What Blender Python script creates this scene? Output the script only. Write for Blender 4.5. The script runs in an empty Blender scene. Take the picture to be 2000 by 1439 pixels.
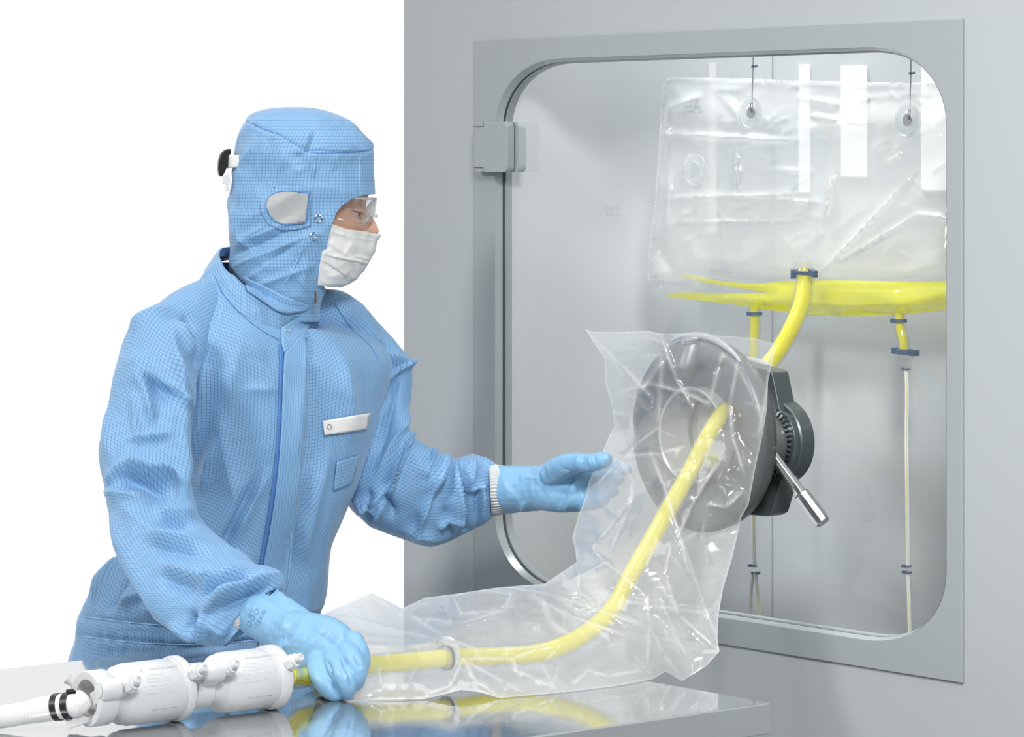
import bpy, bmesh, math, random
import numpy as np
from mathutils import Vector, Matrix, noise as mnoise, geometry as mgeo
from mathutils.bvhtree import BVHTree

SC = bpy.context.scene
COL = SC.collection
# ------------------------------------------------------------ frame of reference
# world +X runs square into the clean-room wall, +Y along the wall, +Z up; the camera stands at the origin
F, HX, HY, CZ = 6531.0, 1000.0, 318.0, 1.60
VX, VY = 0.7707, 0.6372
WALL = 3.416
TZ = 0.90

def c2w(x, y, z):
    return Vector((x*VX + y*VY, -x*VY + y*VX, z))
def P(px, py, Y):
    return c2w((px-HX)/F*Y, Y, CZ-(py-HY)/F*Y)
def YD(px, D):
    return D/(VX*(px-HX)/F + VY)
def W(px, py, D):
    return P(px, py, YD(px, D))
def YT(py, z=TZ):
    return (CZ-z)*F/(py-HY)
FWD = c2w(0, 1, 0); RGT = c2w(1, 0, 0); UP = Vector((0, 0, 1))
def pxy(v):
    xc = v[0]*VX - v[1]*VY; yc = v[0]*VY + v[1]*VX
    return HX + F*xc/yc, HY + F*(CZ-v[2])/yc, yc
def npxy(V):
    xc = V[..., 0]*VX - V[..., 1]*VY; yc = V[..., 0]*VY + V[..., 1]*VX
    return HX + F*xc/yc, HY + F*(CZ-V[..., 2])/yc, yc

# ------------------------------------------------------------ camera
cam = bpy.data.cameras.new('camera'); camo = bpy.data.objects.new('camera', cam); COL.objects.link(camo)
camo.location = (0, 0, CZ); camo.rotation_euler = (math.pi/2, 0, -math.atan2(VY, VX))
cam.sensor_width = 36; cam.lens = F/2000*36; cam.shift_y = -(719.5-HY)/2000; cam.clip_end = 60
SC.camera = camo
# ------------------------------------------------------------ view, world, lamps
SC.view_settings.view_transform = 'Standard'; SC.view_settings.look = 'None'
SC.view_settings.exposure = 0.0; SC.view_settings.gamma = 1.0; SC.view_settings.use_curve_mapping = False
SC.cycles.max_bounces = 10; SC.cycles.transparent_max_bounces = 40; SC.cycles.transmission_bounces = 10
SC.cycles.caustics_reflective = True; SC.cycles.caustics_refractive = False
SC.cycles.use_denoising = True
wd = bpy.data.worlds.new('white_studio'); SC.world = wd; wd.use_nodes = True
nt = wd.node_tree; nt.nodes.clear()
n_tc = nt.nodes.new('ShaderNodeTexCoord'); n_dot = nt.nodes.new('ShaderNodeVectorMath'); n_dot.operation = 'DOT_PRODUCT'
n_dot.inputs[1].default_value = FWD
n_rmp = nt.nodes.new('ShaderNodeValToRGB'); n_map = nt.nodes.new('ShaderNodeMapRange')
n_map.inputs[1].default_value = -1; n_map.inputs[2].default_value = 1
e = n_rmp.color_ramp.elements
e[0].position = 0.0; e[0].color = (.09, .095, .10, 1); e[1].position = 1.0; e[1].color = (1.06, 1.06, 1.06, 1)
a = n_rmp.color_ramp.elements.new(0.46); a.color = (.15, .155, .16, 1)
a = n_rmp.color_ramp.elements.new(0.58); a.color = (1.0, 1.0, 1.0, 1)
n_sep = nt.nodes.new('ShaderNodeSeparateXYZ'); n_up = nt.nodes.new('ShaderNodeMapRange')
n_up.inputs[1].default_value = -0.35; n_up.inputs[2].default_value = 0.9; n_up.inputs[3].default_value = 0.55; n_up.inputs[4].default_value = 1.0
n_add = nt.nodes.new('ShaderNodeMix'); n_add.data_type = 'RGBA'; n_add.blend_type = 'MULTIPLY'; n_add.inputs[0].default_value = 0.0
n_bg = nt.nodes.new('ShaderNodeBackground'); n_out = nt.nodes.new('ShaderNodeOutputWorld')
nt.links.new(n_tc.outputs['Generated'], n_dot.inputs[0]); nt.links.new(n_dot.outputs['Value'], n_map.inputs[0])
nt.links.new(n_map.outputs[0], n_rmp.inputs[0]); nt.links.new(n_rmp.outputs[0], n_bg.inputs[0])
nt.links.new(n_bg.outputs[0], n_out.inputs[0]); n_bg.inputs[1].default_value = 1.0

def area(name, loc, aim, sx, sy, power, col=(1, 1, 1)):
    l = bpy.data.lights.new(name, 'AREA'); l.shape = 'RECTANGLE'; l.size = sx; l.size_y = sy; l.energy = power; l.color = col
    o = bpy.data.objects.new(name, l); COL.objects.link(o); o.location = loc
    o.rotation_euler = (Vector(aim)-Vector(loc)).to_track_quat('-Z', 'Y').to_euler()
    return o
area('key_softbox', c2w(-2.9, 2.3, 3.4), c2w(-.3, 4.9, 1.2), 0.65, 0.65, 95, (1, .985, .96))
area('top_softbox', c2w(-.2, 4.3, 4.0), c2w(-.1, 4.9, 1.0), 1.6, 1.2, 22)
area('strip_softbox', c2w(2.2, 1.2, 2.6), c2w(.3, 4.8, 1.1), .3, 1.6, 10)
ww = area('wall_wash', c2w(.5, 1.6, 3.3), c2w(.8, 4.6, 1.0), .8, .5, 24); ww.data.spread = math.radians(70)

# ------------------------------------------------------------ materials
def mat(name, col, rough=.5, metal=0.0, spec=.5, **kw):
    m = bpy.data.materials.new(name); m.use_nodes = True
    b = m.node_tree.nodes['Principled BSDF']
    b.inputs['Base Color'].default_value = (*col, 1); b.inputs['Roughness'].default_value = rough
    b.inputs['Metallic'].default_value = metal; b.inputs['Specular IOR Level'].default_value = spec
    for k, v in kw.items():
        b.inputs[k.replace('_', ' ')].default_value = v
    return m
def add_noise_bump(m, scale, strength, dist=.001, stretch=None, rough_var=0, col_var=0):
    t = m.node_tree; b = t.nodes['Principled BSDF']
    tc = t.nodes.new('ShaderNodeTexCoord'); n = t.nodes.new('ShaderNodeTexNoise'); n.inputs['Scale'].default_value = scale; n.inputs['Detail'].default_value = 4
    mp = t.nodes.new('ShaderNodeMapping'); mp.inputs['Scale'].default_value = stretch or (1, 1, 1)
    t.links.new(tc.outputs['Object'], mp.inputs[0]); t.links.new(mp.outputs[0], n.inputs['Vector'])
    if strength:
        bp = t.nodes.new('ShaderNodeBump'); bp.inputs['Strength'].default_value = strength; bp.inputs['Distance'].default_value = dist
        t.links.new(n.outputs['Fac'], bp.inputs['Height']); t.links.new(bp.outputs[0], b.inputs['Normal'])
    if col_var:
        c = tuple(b.inputs['Base Color'].default_value)[:3]
        r = t.nodes.new('ShaderNodeMix'); r.data_type = 'RGBA'
        r.inputs[6].default_value = (*[x*(1-col_var) for x in c], 1); r.inputs[7].default_value = (*[min(1, x*(1+col_var)) for x in c], 1)
        t.links.new(n.outputs['Fac'], r.inputs[0]); t.links.new(r.outputs[2], b.inputs['Base Color'])
    return m
def film_mat(name, haze, tint=(1, 1, 1), rough=.07, spec=1.0, hazecol=(.93, .95, .97), clear=(.98, .985, .985), white=0):
    m = bpy.data.materials.new(name); m.use_nodes = True; t = m.node_tree; t.nodes.clear()
    o = t.nodes.new('ShaderNodeOutputMaterial'); tr = t.nodes.new('ShaderNodeBsdfTransparent'); tr.inputs[0].default_value = (*[a*b for a, b in zip(clear, tint)], 1)
    df = t.nodes.new('ShaderNodeBsdfDiffuse'); df.inputs[0].default_value = (*hazecol, 1)
    tl = t.nodes.new('ShaderNodeBsdfTranslucent'); tl.inputs[0].default_value = (*hazecol, 1)
    m0 = t.nodes.new('ShaderNodeMixShader'); m0.inputs[0].default_value = .5; t.links.new(df.outputs[0], m0.inputs[1]); t.links.new(tl.outputs[0], m0.inputs[2])
    m1 = t.nodes.new('ShaderNodeMixShader'); m1.inputs[0].default_value = haze
    if white:      # white haze painted along creases as highlights, and along film edges
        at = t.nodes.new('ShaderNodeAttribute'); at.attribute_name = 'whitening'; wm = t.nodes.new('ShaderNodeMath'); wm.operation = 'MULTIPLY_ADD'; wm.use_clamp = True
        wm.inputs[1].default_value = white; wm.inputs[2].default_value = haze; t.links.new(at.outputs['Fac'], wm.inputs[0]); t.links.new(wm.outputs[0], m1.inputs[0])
    t.links.new(tr.outputs[0], m1.inputs[1]); t.links.new(m0.outputs[0], m1.inputs[2])
    gl = t.nodes.new('ShaderNodeBsdfGlossy'); gl.inputs['Roughness'].default_value = rough
    ly = t.nodes.new('ShaderNodeLayerWeight'); ly.inputs[0].default_value = .5
    # a symmetric thin-sheet reflectance: r0 + (1-r0)*(1-|cos|)^4
    geo = t.nodes.new('ShaderNodeNewGeometry'); dp = t.nodes.new('ShaderNodeVectorMath'); dp.operation = 'DOT_PRODUCT'
    t.links.new(geo.outputs['Incoming'], dp.inputs[0]); t.links.new(geo.outputs['Normal'], dp.inputs[1])
    ab = t.nodes.new('ShaderNodeMath'); ab.operation = 'ABSOLUTE'; t.links.new(dp.outputs['Value'], ab.inputs[0])
    s1 = t.nodes.new('ShaderNodeMath'); s1.operation = 'SUBTRACT'; s1.inputs[0].default_value = 1.0; s1.use_clamp = True; t.links.new(ab.outputs[0], s1.inputs[1])
    pw = t.nodes.new('ShaderNodeMath'); pw.operation = 'POWER'; pw.inputs[1].default_value = 4.0; t.links.new(s1.outputs[0], pw.inputs[0])
    ma = t.nodes.new('ShaderNodeMath'); ma.operation = 'MULTIPLY_ADD'; ma.inputs[1].default_value = .75*spec; ma.inputs[2].default_value = .07*spec; t.links.new(pw.outputs[0], ma.inputs[0])
    m2 = t.nodes.new('ShaderNodeMixShader'); t.links.new(ma.outputs[0], m2.inputs[0]); t.links.new(m1.outputs[0], m2.inputs[1]); t.links.new(gl.outputs[0], m2.inputs[2])
    t.links.new(m2.outputs[0], o.inputs[0])
    return m

def fabric(name, base, line, cell=.0052, lw=.11):
    m = bpy.data.materials.new(name); m.use_nodes = True; t = m.node_tree; b = t.nodes['Principled BSDF']
    b.inputs['Roughness'].default_value = .55; b.inputs['Specular IOR Level'].default_value = .35
    b.inputs['Sheen Weight'].default_value = .20; b.inputs['Sheen Roughness'].default_value = .4
    uv = t.nodes.new('ShaderNodeUVMap'); sp = t.nodes.new('ShaderNodeSeparateXYZ'); t.links.new(uv.outputs[0], sp.inputs[0])
    outs = []
    for k in (0, 1):
        d = t.nodes.new('ShaderNodeMath'); d.operation = 'MULTIPLY'; d.inputs[1].default_value = 1/cell; t.links.new(sp.outputs[k], d.inputs[0])
        f = t.nodes.new('ShaderNodeMath'); f.operation = 'FRACT'; t.links.new(d.outputs[0], f.inputs[0])
        l = t.nodes.new('ShaderNodeMath'); l.operation = 'LESS_THAN'; l.inputs[1].default_value = lw; t.links.new(f.outputs[0], l.inputs[0]); outs.append(l)
    mx = t.nodes.new('ShaderNodeMath'); mx.operation = 'MAXIMUM'; t.links.new(outs[0].outputs[0], mx.inputs[0]); t.links.new(outs[1].outputs[0], mx.inputs[1])
    mm = t.nodes.new('ShaderNodeMath'); mm.operation = 'MULTIPLY'; mm.inputs[1].default_value = .72; t.links.new(mx.outputs[0], mm.inputs[0])
    c = t.nodes.new('ShaderNodeMix'); c.data_type = 'RGBA'; c.inputs[6].default_value = (*base, 1); c.inputs[7].default_value = (*line, 1)
    t.links.new(mm.outputs[0], c.inputs[0]); t.links.new(c.outputs[2], b.inputs['Base Color'])
    # fine weave and small puckers
    n = t.nodes.new('ShaderNodeTexNoise'); n.inputs['Scale'].default_value = 55; n.inputs['Detail'].default_value = 3; t.links.new(uv.outputs[0], n.inputs['Vector'])
    bp = t.nodes.new('ShaderNodeBump'); bp.inputs['Strength'].default_value = .35; bp.inputs['Distance'].default_value = .0012
    t.links.new(n.outputs['Fac'], bp.inputs['Height']); t.links.new(bp.outputs[0], b.inputs['Normal'])
    return m

M = {}
SUITC = (.225, .42, .655)
M['suit'] = fabric('suit_fabric', SUITC, (.03, .10, .28))
M['seam'] = mat('seam_thread', (.34, .56, .83), .6)
M['suit_in'] = mat('suit_inside', (.08, .22, .52), .7)
M['white'] = mat('white_plastic', (.67, .68, .69), .33)
M['whitecloth'] = mat('white_tape', (.74, .74, .73), .7)
M['knit'] = mat('knit_cuff', (.55, .56, .56), .9)
M['mask'] = mat('mask_fabric', (.70, .71, .70), .8)
M['mesh'] = mat('grey_mesh', (.42, .44, .44), .75)
M['skin'] = mat('skin', (.66, .39, .28), .5)
M['skin'].node_tree.nodes['Principled BSDF'].inputs['Subsurface Weight'].default_value = .12
M['skin'].node_tree.nodes['Principled BSDF'].inputs['Subsurface Radius'].default_value = (.01, .004, .002)
M['hair'] = mat('dark_hair', (.035, .022, .018), .6)
M['eye'] = mat('eye_white', (.75, .73, .70), .2)
M['iris'] = mat('iris', (.05, .06, .05), .15)
M['glove'] = add_noise_bump(mat('nitrile_glove', (.215, .425, .64), .42), 60, .25, .002)
M['black'] = mat('black_plastic', (.012, .014, .016), .35)
M['darkblue'] = mat('navy_plastic', (.03, .07, .15), .4)
M['chrome'] = mat('chrome', (.62, .64, .65), .16, 1.0)
M['ink'] = mat('grey_ink', (.52, .54, .55), .6)
M['ink2'] = mat('dark_ink', (.20, .26, .34), .6)
M['wall'] = add_noise_bump(mat('wall_paint', (.385, .412, .425), .55, spec=.3), 300, .12, .0006)
M['frame'] = add_noise_bump(mat('frame_steel', (.31, .337, .349), .42, spec=.4), 250, .1, .0005)
M['bevel'] = mat('bevel_steel', (.42, .45, .46), .3, .3)
M['gasket'] = mat('dark_gasket', (.05, .06, .065), .45)
M['chamber'] = add_noise_bump(mat('chamber_paint', (.54, .56, .57), .5), 200, .08, .0005)
M['floor'] = mat('floor_vinyl', (.20, .21, .215), .5)
M['steel'] = add_noise_bump(mat('table_steel', (.60, .62, .63), .07, .86), 5, .04, .004, (1, 6, 1))
M['steel2'] = add_noise_bump(mat('port_steel', (.17, .185, .19), .42, .6), 400, .1, .0004)
M['ring'] = mat('port_ring', (.46, .48, .49), .3, .35)
M['darkmetal'] = mat('dark_metal', (.10, .12, .125), .38, .5)
M['greyplastic'] = mat('grey_plastic', (.36, .38, .39), .4)
M['glass'] = film_mat('window_glass', .05, rough=.015, spec=.85, clear=(.97, .98, .98))
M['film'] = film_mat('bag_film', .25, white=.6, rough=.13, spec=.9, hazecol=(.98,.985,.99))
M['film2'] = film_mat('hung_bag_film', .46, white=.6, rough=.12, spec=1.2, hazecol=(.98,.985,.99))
M['clear'] = film_mat('clear_plastic', .06, rough=.04, spec=1.3)
M['cleartube'] = film_mat('clear_tube', .05, rough=.05, spec=1.2)
def liquid(name, col, tr):
    m = bpy.data.materials.new(name); m.use_nodes = True; t = m.node_tree; b = t.nodes['Principled BSDF']
    b.inputs['Base Color'].default_value = (*col, 1); b.inputs['Roughness'].default_value = .12
    o = t.nodes['Material Output']; tl = t.nodes.new('ShaderNodeBsdfTranslucent'); tl.inputs[0].default_value = (*col, 1)
    mx = t.nodes.new('ShaderNodeMixShader'); mx.inputs[0].default_value = tr
    t.links.new(b.outputs[0], mx.inputs[1]); t.links.new(tl.outputs[0], mx.inputs[2]); t.links.new(mx.outputs[0], o.inputs[0])
    return m
M['yellow'] = liquid('yellow_liquid', (.93, .86, .01), .3)
M['yellow2'] = liquid('yellow_liquid_bag', (1.0, .98, .0), .5)
def lit(name, s):
    m = bpy.data.materials.new(name); m.use_nodes = True; t = m.node_tree; t.nodes.clear()
    o = t.nodes.new('ShaderNodeOutputMaterial'); em = t.nodes.new('ShaderNodeEmission'); em.inputs[1].default_value = s; t.links.new(em.outputs[0], o.inputs[0]); return m
M['lit'] = lit('bright_strip', 1.5)

# ------------------------------------------------------------ helpers
def tagr(o, label=None, cat=None, group=None, kind=None):
    if label: o['label'] = label
    if cat: o['category'] = cat
    if group: o['group'] = group
    if kind: o['kind'] = kind
    return o
def empty(name, loc, label, cat, group=None, kind=None):
    o = bpy.data.objects.new(name, None); COL.objects.link(o); o.location = loc; o.empty_display_size = .05
    return tagr(o, label, cat, group, kind)
def link(name, me, m, parent=None, smooth=True):
    o = bpy.data.objects.new(name, me); COL.objects.link(o)
    if m is not None and not me.materials: me.materials.append(m)
    if smooth: me.polygons.foreach_set('use_smooth', [True]*len(me.polygons))
    if parent is not None:
        o.parent = parent
        par = Matrix.Translation(parent.location) if parent.parent is None else Matrix.Identity(4)
        if parent.parent is None:
            o.matrix_parent_inverse = par.inverted()
        else:
            r = parent.parent
            o.matrix_parent_inverse = Matrix.Identity(4)
            o.matrix_parent_inverse = (Matrix.Translation(r.location) @ Matrix.Translation(-r.location)).inverted()
    return o
class MB:
    """collects shapes (world coordinates) that become one mesh"""
    def __init__(s): s.v = []; s.f = []; s.uv = None
    def add(s, vs, fs):
        b = len(s.v); s.v += [tuple(v) for v in vs]; s.f += [tuple(b+i for i in f) for f in fs]; return s
    def box(s, c, ax, ay, az):
        c = Vector(c); ax, ay, az = Vector(ax), Vector(ay), Vector(az)
        vs = [c+ax*i+ay*j+az*k for i in (-1, 1) for j in (-1, 1) for k in (-1, 1)]
        return s.add(vs, [(0, 1, 3, 2), (4, 6, 7, 5), (0, 4, 5, 1), (2, 3, 7, 6), (0, 2, 6, 4), (1, 5, 7, 3)])
    def tube(s, pts, r, n=16, cap=True, closed=False, flat=None):
        pts = [Vector(p) for p in pts]; k = len(pts); rr = r if hasattr(r, '__len__') else [r]*k
        up = None; vs = []
        for i, p in enumerate(pts):
            if closed: d = pts[(i+1) % k]-pts[i-1]
            else: d = pts[min(i+1, k-1)]-pts[max(i-1, 0)]
            d.normalize()
            if up is None:
                up = d.orthogonal().normalized()
            up = (up-d*up.dot(d)).normalized(); sd = d.cross(up)
            for j in range(n):
                a = 2*math.pi*j/n; vs.append(p+(up*math.cos(a)+sd*math.sin(a))*rr[i])
        fs = []
        for i in range(k if closed else k-1):
            for j in range(n):
                i2 = (i+1) % k
                fs.append((i*n+j, i*n+(j+1) % n, i2*n+(j+1) % n, i2*n+j))
        if cap and not closed:
            fs.append(tuple(range(n))[::-1]); fs.append(tuple((k-1)*n+j for j in range(n)))
        return s.add(vs, fs)
    def lathe(s, o, ax, prof, n=48, ref=None, closed=False):
        """prof: (along, radius) pairs"""
        o, ax = Vector(o), Vector(ax).normalized(); u = Vector(ref).normalized() if ref is not None else ax.orthogonal().normalized()
        u = (u-ax*u.dot(ax)).normalized(); w = ax.cross(u); vs = []
        for h, r in prof:
            for j in range(n):
                a = 2*math.pi*j/n; vs.append(o+ax*h+(u*math.cos(a)+w*math.sin(a))*max(r, 1e-5))
        k = len(prof); fs = []
        for i in range(k if closed else k-1):
            for j in range(n):
                i2 = (i+1) % k
                fs.append((i*n+j, i*n+(j+1) % n, i2*n+(j+1) % n, i2*n+j))
        if not closed:
            fs.append(tuple(range(n))[::-1]); fs.append(tuple((k-1)*n+j for j in range(n)))
        return s.add(vs, fs)
    def build(s, name, m, parent=None, smooth=True, bevel=0, sharp=35, solid=0, sub=0):
        me = bpy.data.meshes.new(name); me.from_pydata(s.v, [], s.f); me.validate()
        bm = bmesh.new(); bm.from_mesh(me); bmesh.ops.recalc_face_normals(bm, faces=bm.faces); bm.to_mesh(me); bm.free()
        o = link(name, me, m, parent, smooth)
        if solid:
            q = o.modifiers.new('thick', 'SOLIDIFY'); q.thickness = solid; q.offset = 0
        if bevel:
            q = o.modifiers.new('bevel', 'BEVEL'); q.width = bevel; q.segments = 3; q.limit_method = 'ANGLE'; q.angle_limit = math.radians(40); q.harden_normals = True
        if sub:
            q = o.modifiers.new('sub', 'SUBSURF'); q.levels = sub; q.render_levels = sub
        if smooth and sharp: me.set_sharp_from_angle(angle=math.radians(sharp))
        return o

def spline(keys, n):
    """Catmull-Rom through the rows of keys, n rows out"""
    K = np.array(keys, float); k = len(K)
    d = np.r_[0, np.cumsum(np.maximum(np.linalg.norm(np.diff(K, axis=0)[:, :min(4, K.shape[1])], axis=1), 1e-6))]
    t = np.linspace(0, d[-1], n); out = np.zeros((n, K.shape[1]))
    m = np.zeros_like(K)
    for i in range(k):
        a, b = max(i-1, 0), min(i+1, k-1); m[i] = (K[b]-K[a])/(d[b]-d[a])
    idx = np.clip(np.searchsorted(d, t, side='right')-1, 0, k-2)
    h = d[idx+1]-d[idx]; s = ((t-d[idx])/h)[:, None]; h = h[:, None]
    return (2*s**3-3*s**2+1)*K[idx]+(s**3-2*s**2+s)*h*m[idx]+(-2*s**3+3*s**2)*K[idx+1]+(s**3-s**2)*h*m[idx+1]
def smooth01(a, b, x):
    t = np.clip((x-a)/(b-a), 0, 1); return t*t*(3-2*t)
def folds_disp(px, py, folds):
    d = np.zeros_like(px)
    for f in folds:
        x1, y1, x2, y2, w, amp = f[:6]; sk = f[6] if len(f) > 6 else 0
        L = math.hypot(x2-x1, y2-y1); ux, uy = (x2-x1)/L, (y2-y1)/L
        t = ((px-x1)*ux+(py-y1)*uy)/L; q = (px-x1)*-uy+(py-y1)*ux
        bow = (f[7] if len(f) > 7 else 0); q = q-bow*4*t*(1-t)
        tp = smooth01(-.18, .3, t)*(1-smooth01(.65, 1.15, t))
        ww = np.where(q > 0, w*(1+sk), w*(1-sk))
        d += amp*.001*tp*np.exp(-np.abs(q/ww)**1.35)
    return d
def crumple(pts, scale, stretch=(1, 1, 1), seed=0, sharp=True):
    out = np.empty(len(pts)); o = seed*7.31
    for i, p in enumerate(pts):
        v = mnoise.noise((p[0]*scale*stretch[0]+o, p[1]*scale*stretch[1]+o, p[2]*scale*stretch[2]-o))
        out[i] = 1-2*abs(v)*1.6 if sharp else v
    return out
def grid_mesh(name, V, m, parent=None, wrap=False, uv=True, mask=None, caps=False, rowv=False, base=None):
    """V: rows x cols x 3 (cols include the repeated seam column when wrap)"""
    nr, nc = V.shape[:2]; V_ = V; V = V if base is None else base
    du = np.linalg.norm(np.diff(V, axis=1), axis=2); U = np.concatenate([np.zeros((nr, 1)), np.cumsum(du, axis=1)], axis=1)
    U -= U[:, nc//2:nc//2+1]
    dv = np.linalg.norm(np.diff(V, axis=0), axis=2); Vv = np.concatenate([np.zeros((1, nc)), np.cumsum(dv, axis=0)], axis=0)
    V = V_
    if rowv: Vv = np.repeat(Vv[:, nc//2:nc//2+1], nc, axis=1)
    nu = nc-1 if wrap else nc
    idx = np.arange(nr*nu).reshape(nr, nu)
    if wrap: idx = np.concatenate([idx, idx[:, :1]], axis=1)
    verts = V[:, :nu].reshape(-1, 3)
    faces = []; uvs = []
    for i in range(nr-1):
        for j in range(nc-1):
            if mask is not None and not mask[i, j]: continue
            faces.append((idx[i, j], idx[i, j+1], idx[i+1, j+1], idx[i+1, j]))
            for a, b in ((i, j), (i, j+1), (i+1, j+1), (i+1, j)): uvs += [U[a, b], Vv[a, b]]
    if caps:
        for r in (0, nr-1):
            fc = [int(q) for q in idx[r, :nu]]; faces.append(tuple(fc)); uvs += [0.0, 0.0]*len(fc)
    me = bpy.data.meshes.new(name); me.from_pydata(verts.tolist(), [], [tuple(int(q) for q in f) for f in faces])
    l = me.uv_layers.new(name='UVMap'); l.data.foreach_set('uv', uvs)
    return link(name, me, m, parent)
def vnormals(V, outward):
    du = np.gradient(V, axis=1); dv = np.gradient(V, axis=0); n = np.cross(du, dv); n /= np.linalg.norm(n, axis=2, keepdims=True)+1e-12
    s = np.sign((n*outward).sum(axis=2, keepdims=True)); s[s == 0] = 1
    return n*s
def ring_loft(centers, E, D, nc, ex=2.0, phi0=90):
    """rings: c + E cos + D sin, superellipse exponent ex; first column at the far side"""
    ph = np.radians(phi0+np.linspace(0, 360, nc)); c, s = np.cos(ph), np.sin(ph)
    ex = np.asarray(ex, float).reshape(-1, 1) if np.ndim(ex) else ex
    cc = np.sign(c)*np.abs(c)**(2/ex); ss = np.sign(s)*np.abs(s)**(2/ex)
    if cc.ndim == 1: cc = np.tile(cc, (len(centers), 1)); ss = np.tile(ss, (len(centers), 1))
    return centers[:, None]+E[:, None]*cc[..., None]+D[:, None]*ss[..., None]
def displace(V, folds, nz, outward, radial=False):
    n = outward/(np.linalg.norm(outward, axis=2, keepdims=True)+1e-9) if radial else vnormals(V, outward); px, py, Y = npxy(V)
    view = V-np.array([0, 0, CZ]); view /= np.linalg.norm(view, axis=2, keepdims=True)
    facing = -(n*view).sum(axis=2); wgt = smooth01(.02, .35, facing)
    d = folds_disp(px, py, folds)*wgt
    for (amp, sc, st, seed) in nz:
        d += amp*crumple(V.reshape(-1, 3), sc, st, seed).reshape(d.shape)
    return V+n*d[..., None]
def bvh_of(objs):
    vs, fs = [], []
    for o in objs:
        b = len(vs); vs += [tuple(v.co) for v in o.data.vertices]; fs += [tuple(b+i for i in p.vertices) for p in o.data.polygons]
    return BVHTree.FromPolygons(vs, fs)
CAM = Vector((0, 0, CZ))
def drape(bvh, px, py, off=.002, default=5.0):
    d = (P(px, py, 1.0)-CAM).normalized(); h = bvh.ray_cast(CAM, d)
    if h[0] is None: return P(px, py, default)
    return h[0]-d*off
def drape_strip(name, bvh, left, right, m, parent, off=.003, nr=60, ncol=8, thick=.002, curl=0):
    L = spline(left, nr); R = spline(right, nr); V = np.zeros((nr, ncol, 3)); dflt = 5.0
    for i in range(nr):
        for j in range(ncol):
            t = j/(ncol-1); q = L[i]*(1-t)+R[i]*t
            V[i, j] = drape(bvh, q[0], q[1], off+curl*(1-abs(2*t-1)))
    # relax depth jumps
    for _ in range(6): V[1:-1] = .5*V[1:-1]+.25*(V[:-2]+V[2:])
    o = grid_mesh(name, V, m, parent)
    s = o.modifiers.new('thick', 'SOLIDIFY'); s.thickness = thick; s.offset = 0
    return o
def drape_line(name, bvh, pts, r, m, parent, off=.001, n=60):
    K = spline(pts, n); V = np.array([drape(bvh, q[0], q[1], off) for q in K])
    for _ in range(3): V[1:-1] = .5*V[1:-1]+.25*(V[:-2]+V[2:])
    return MB().tube(V, r, 6).build(name, m, parent, sharp=0)
def blobs(name, chains, m, parent, vox=.002, smooth=6, extra=None):
    """tapered round limbs fused into one skin; chains of (px,py,Y,r) or (Vector,r)"""
    bm = bmesh.new()
    for ch in chains:
        pts = [(P(*c[:3]), c[3]) if len(c) == 4 else c for c in ch]
        if len(pts) > 2:
            K = spline([[*p, r] for p, r in pts], (len(pts)-1)*5+1); pts = [(Vector(k[:3]), k[3]) for k in K]
        for i, (p, r) in enumerate(pts):
            bmesh.ops.create_icosphere(bm, subdivisions=2, radius=r, matrix=Matrix.Translation(p))
            if i and (p-pts[i-1][0]).length > 1e-4:
                q, r2 = pts[i-1]; d = p-q
                mtx = Matrix.Translation((p+q)/2) @ d.to_track_quat('Z', 'Y').to_matrix().to_4x4()
                bmesh.ops.create_cone(bm, cap_ends=True, segments=20, radius1=r2, radius2=r, depth=d.length, matrix=mtx)
    if extra:
        for me in extra: bm.from_mesh(me)
    me = bpy.data.meshes.new(name); bm.to_mesh(me); bm.free()
    t = bpy.data.objects.new('tmp', me); COL.objects.link(t)
    r = t.modifiers.new('r', 'REMESH'); r.mode = 'VOXEL'; r.voxel_size = vox
    s = t.modifiers.new('s', 'SMOOTH'); s.factor = .5; s.iterations = smooth
    dg = bpy.context.evaluated_depsgraph_get(); dg.update()
    out = bpy.data.meshes.new_from_object(t.evaluated_get(dg)); out.name = name
    bpy.data.objects.remove(t); out.materials.clear()
    return link(name, out, m, parent)
def text_mesh(txt, size, extrude=0):
    c = bpy.data.curves.new('t', 'FONT'); c.body = txt; c.size = size; c.resolution_u = 3; c.align_x = 'CENTER'; c.align_y = 'CENTER'
    o = bpy.data.objects.new('t', c); COL.objects.link(o); dg = bpy.context.evaluated_depsgraph_get(); dg.update()
    me = bpy.data.meshes.new_from_object(o.evaluated_get(dg)); bpy.data.objects.remove(o)
    return [tuple(v.co) for v in me.vertices], [tuple(p.vertices) for p in me.polygons]
# ============================================================ SETTING
def wl(yw, z, D): return Vector((D, yw, z))
def wxy(px, py, D=WALL):
    p = W(px, py, D); return p.y, p.z
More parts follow.
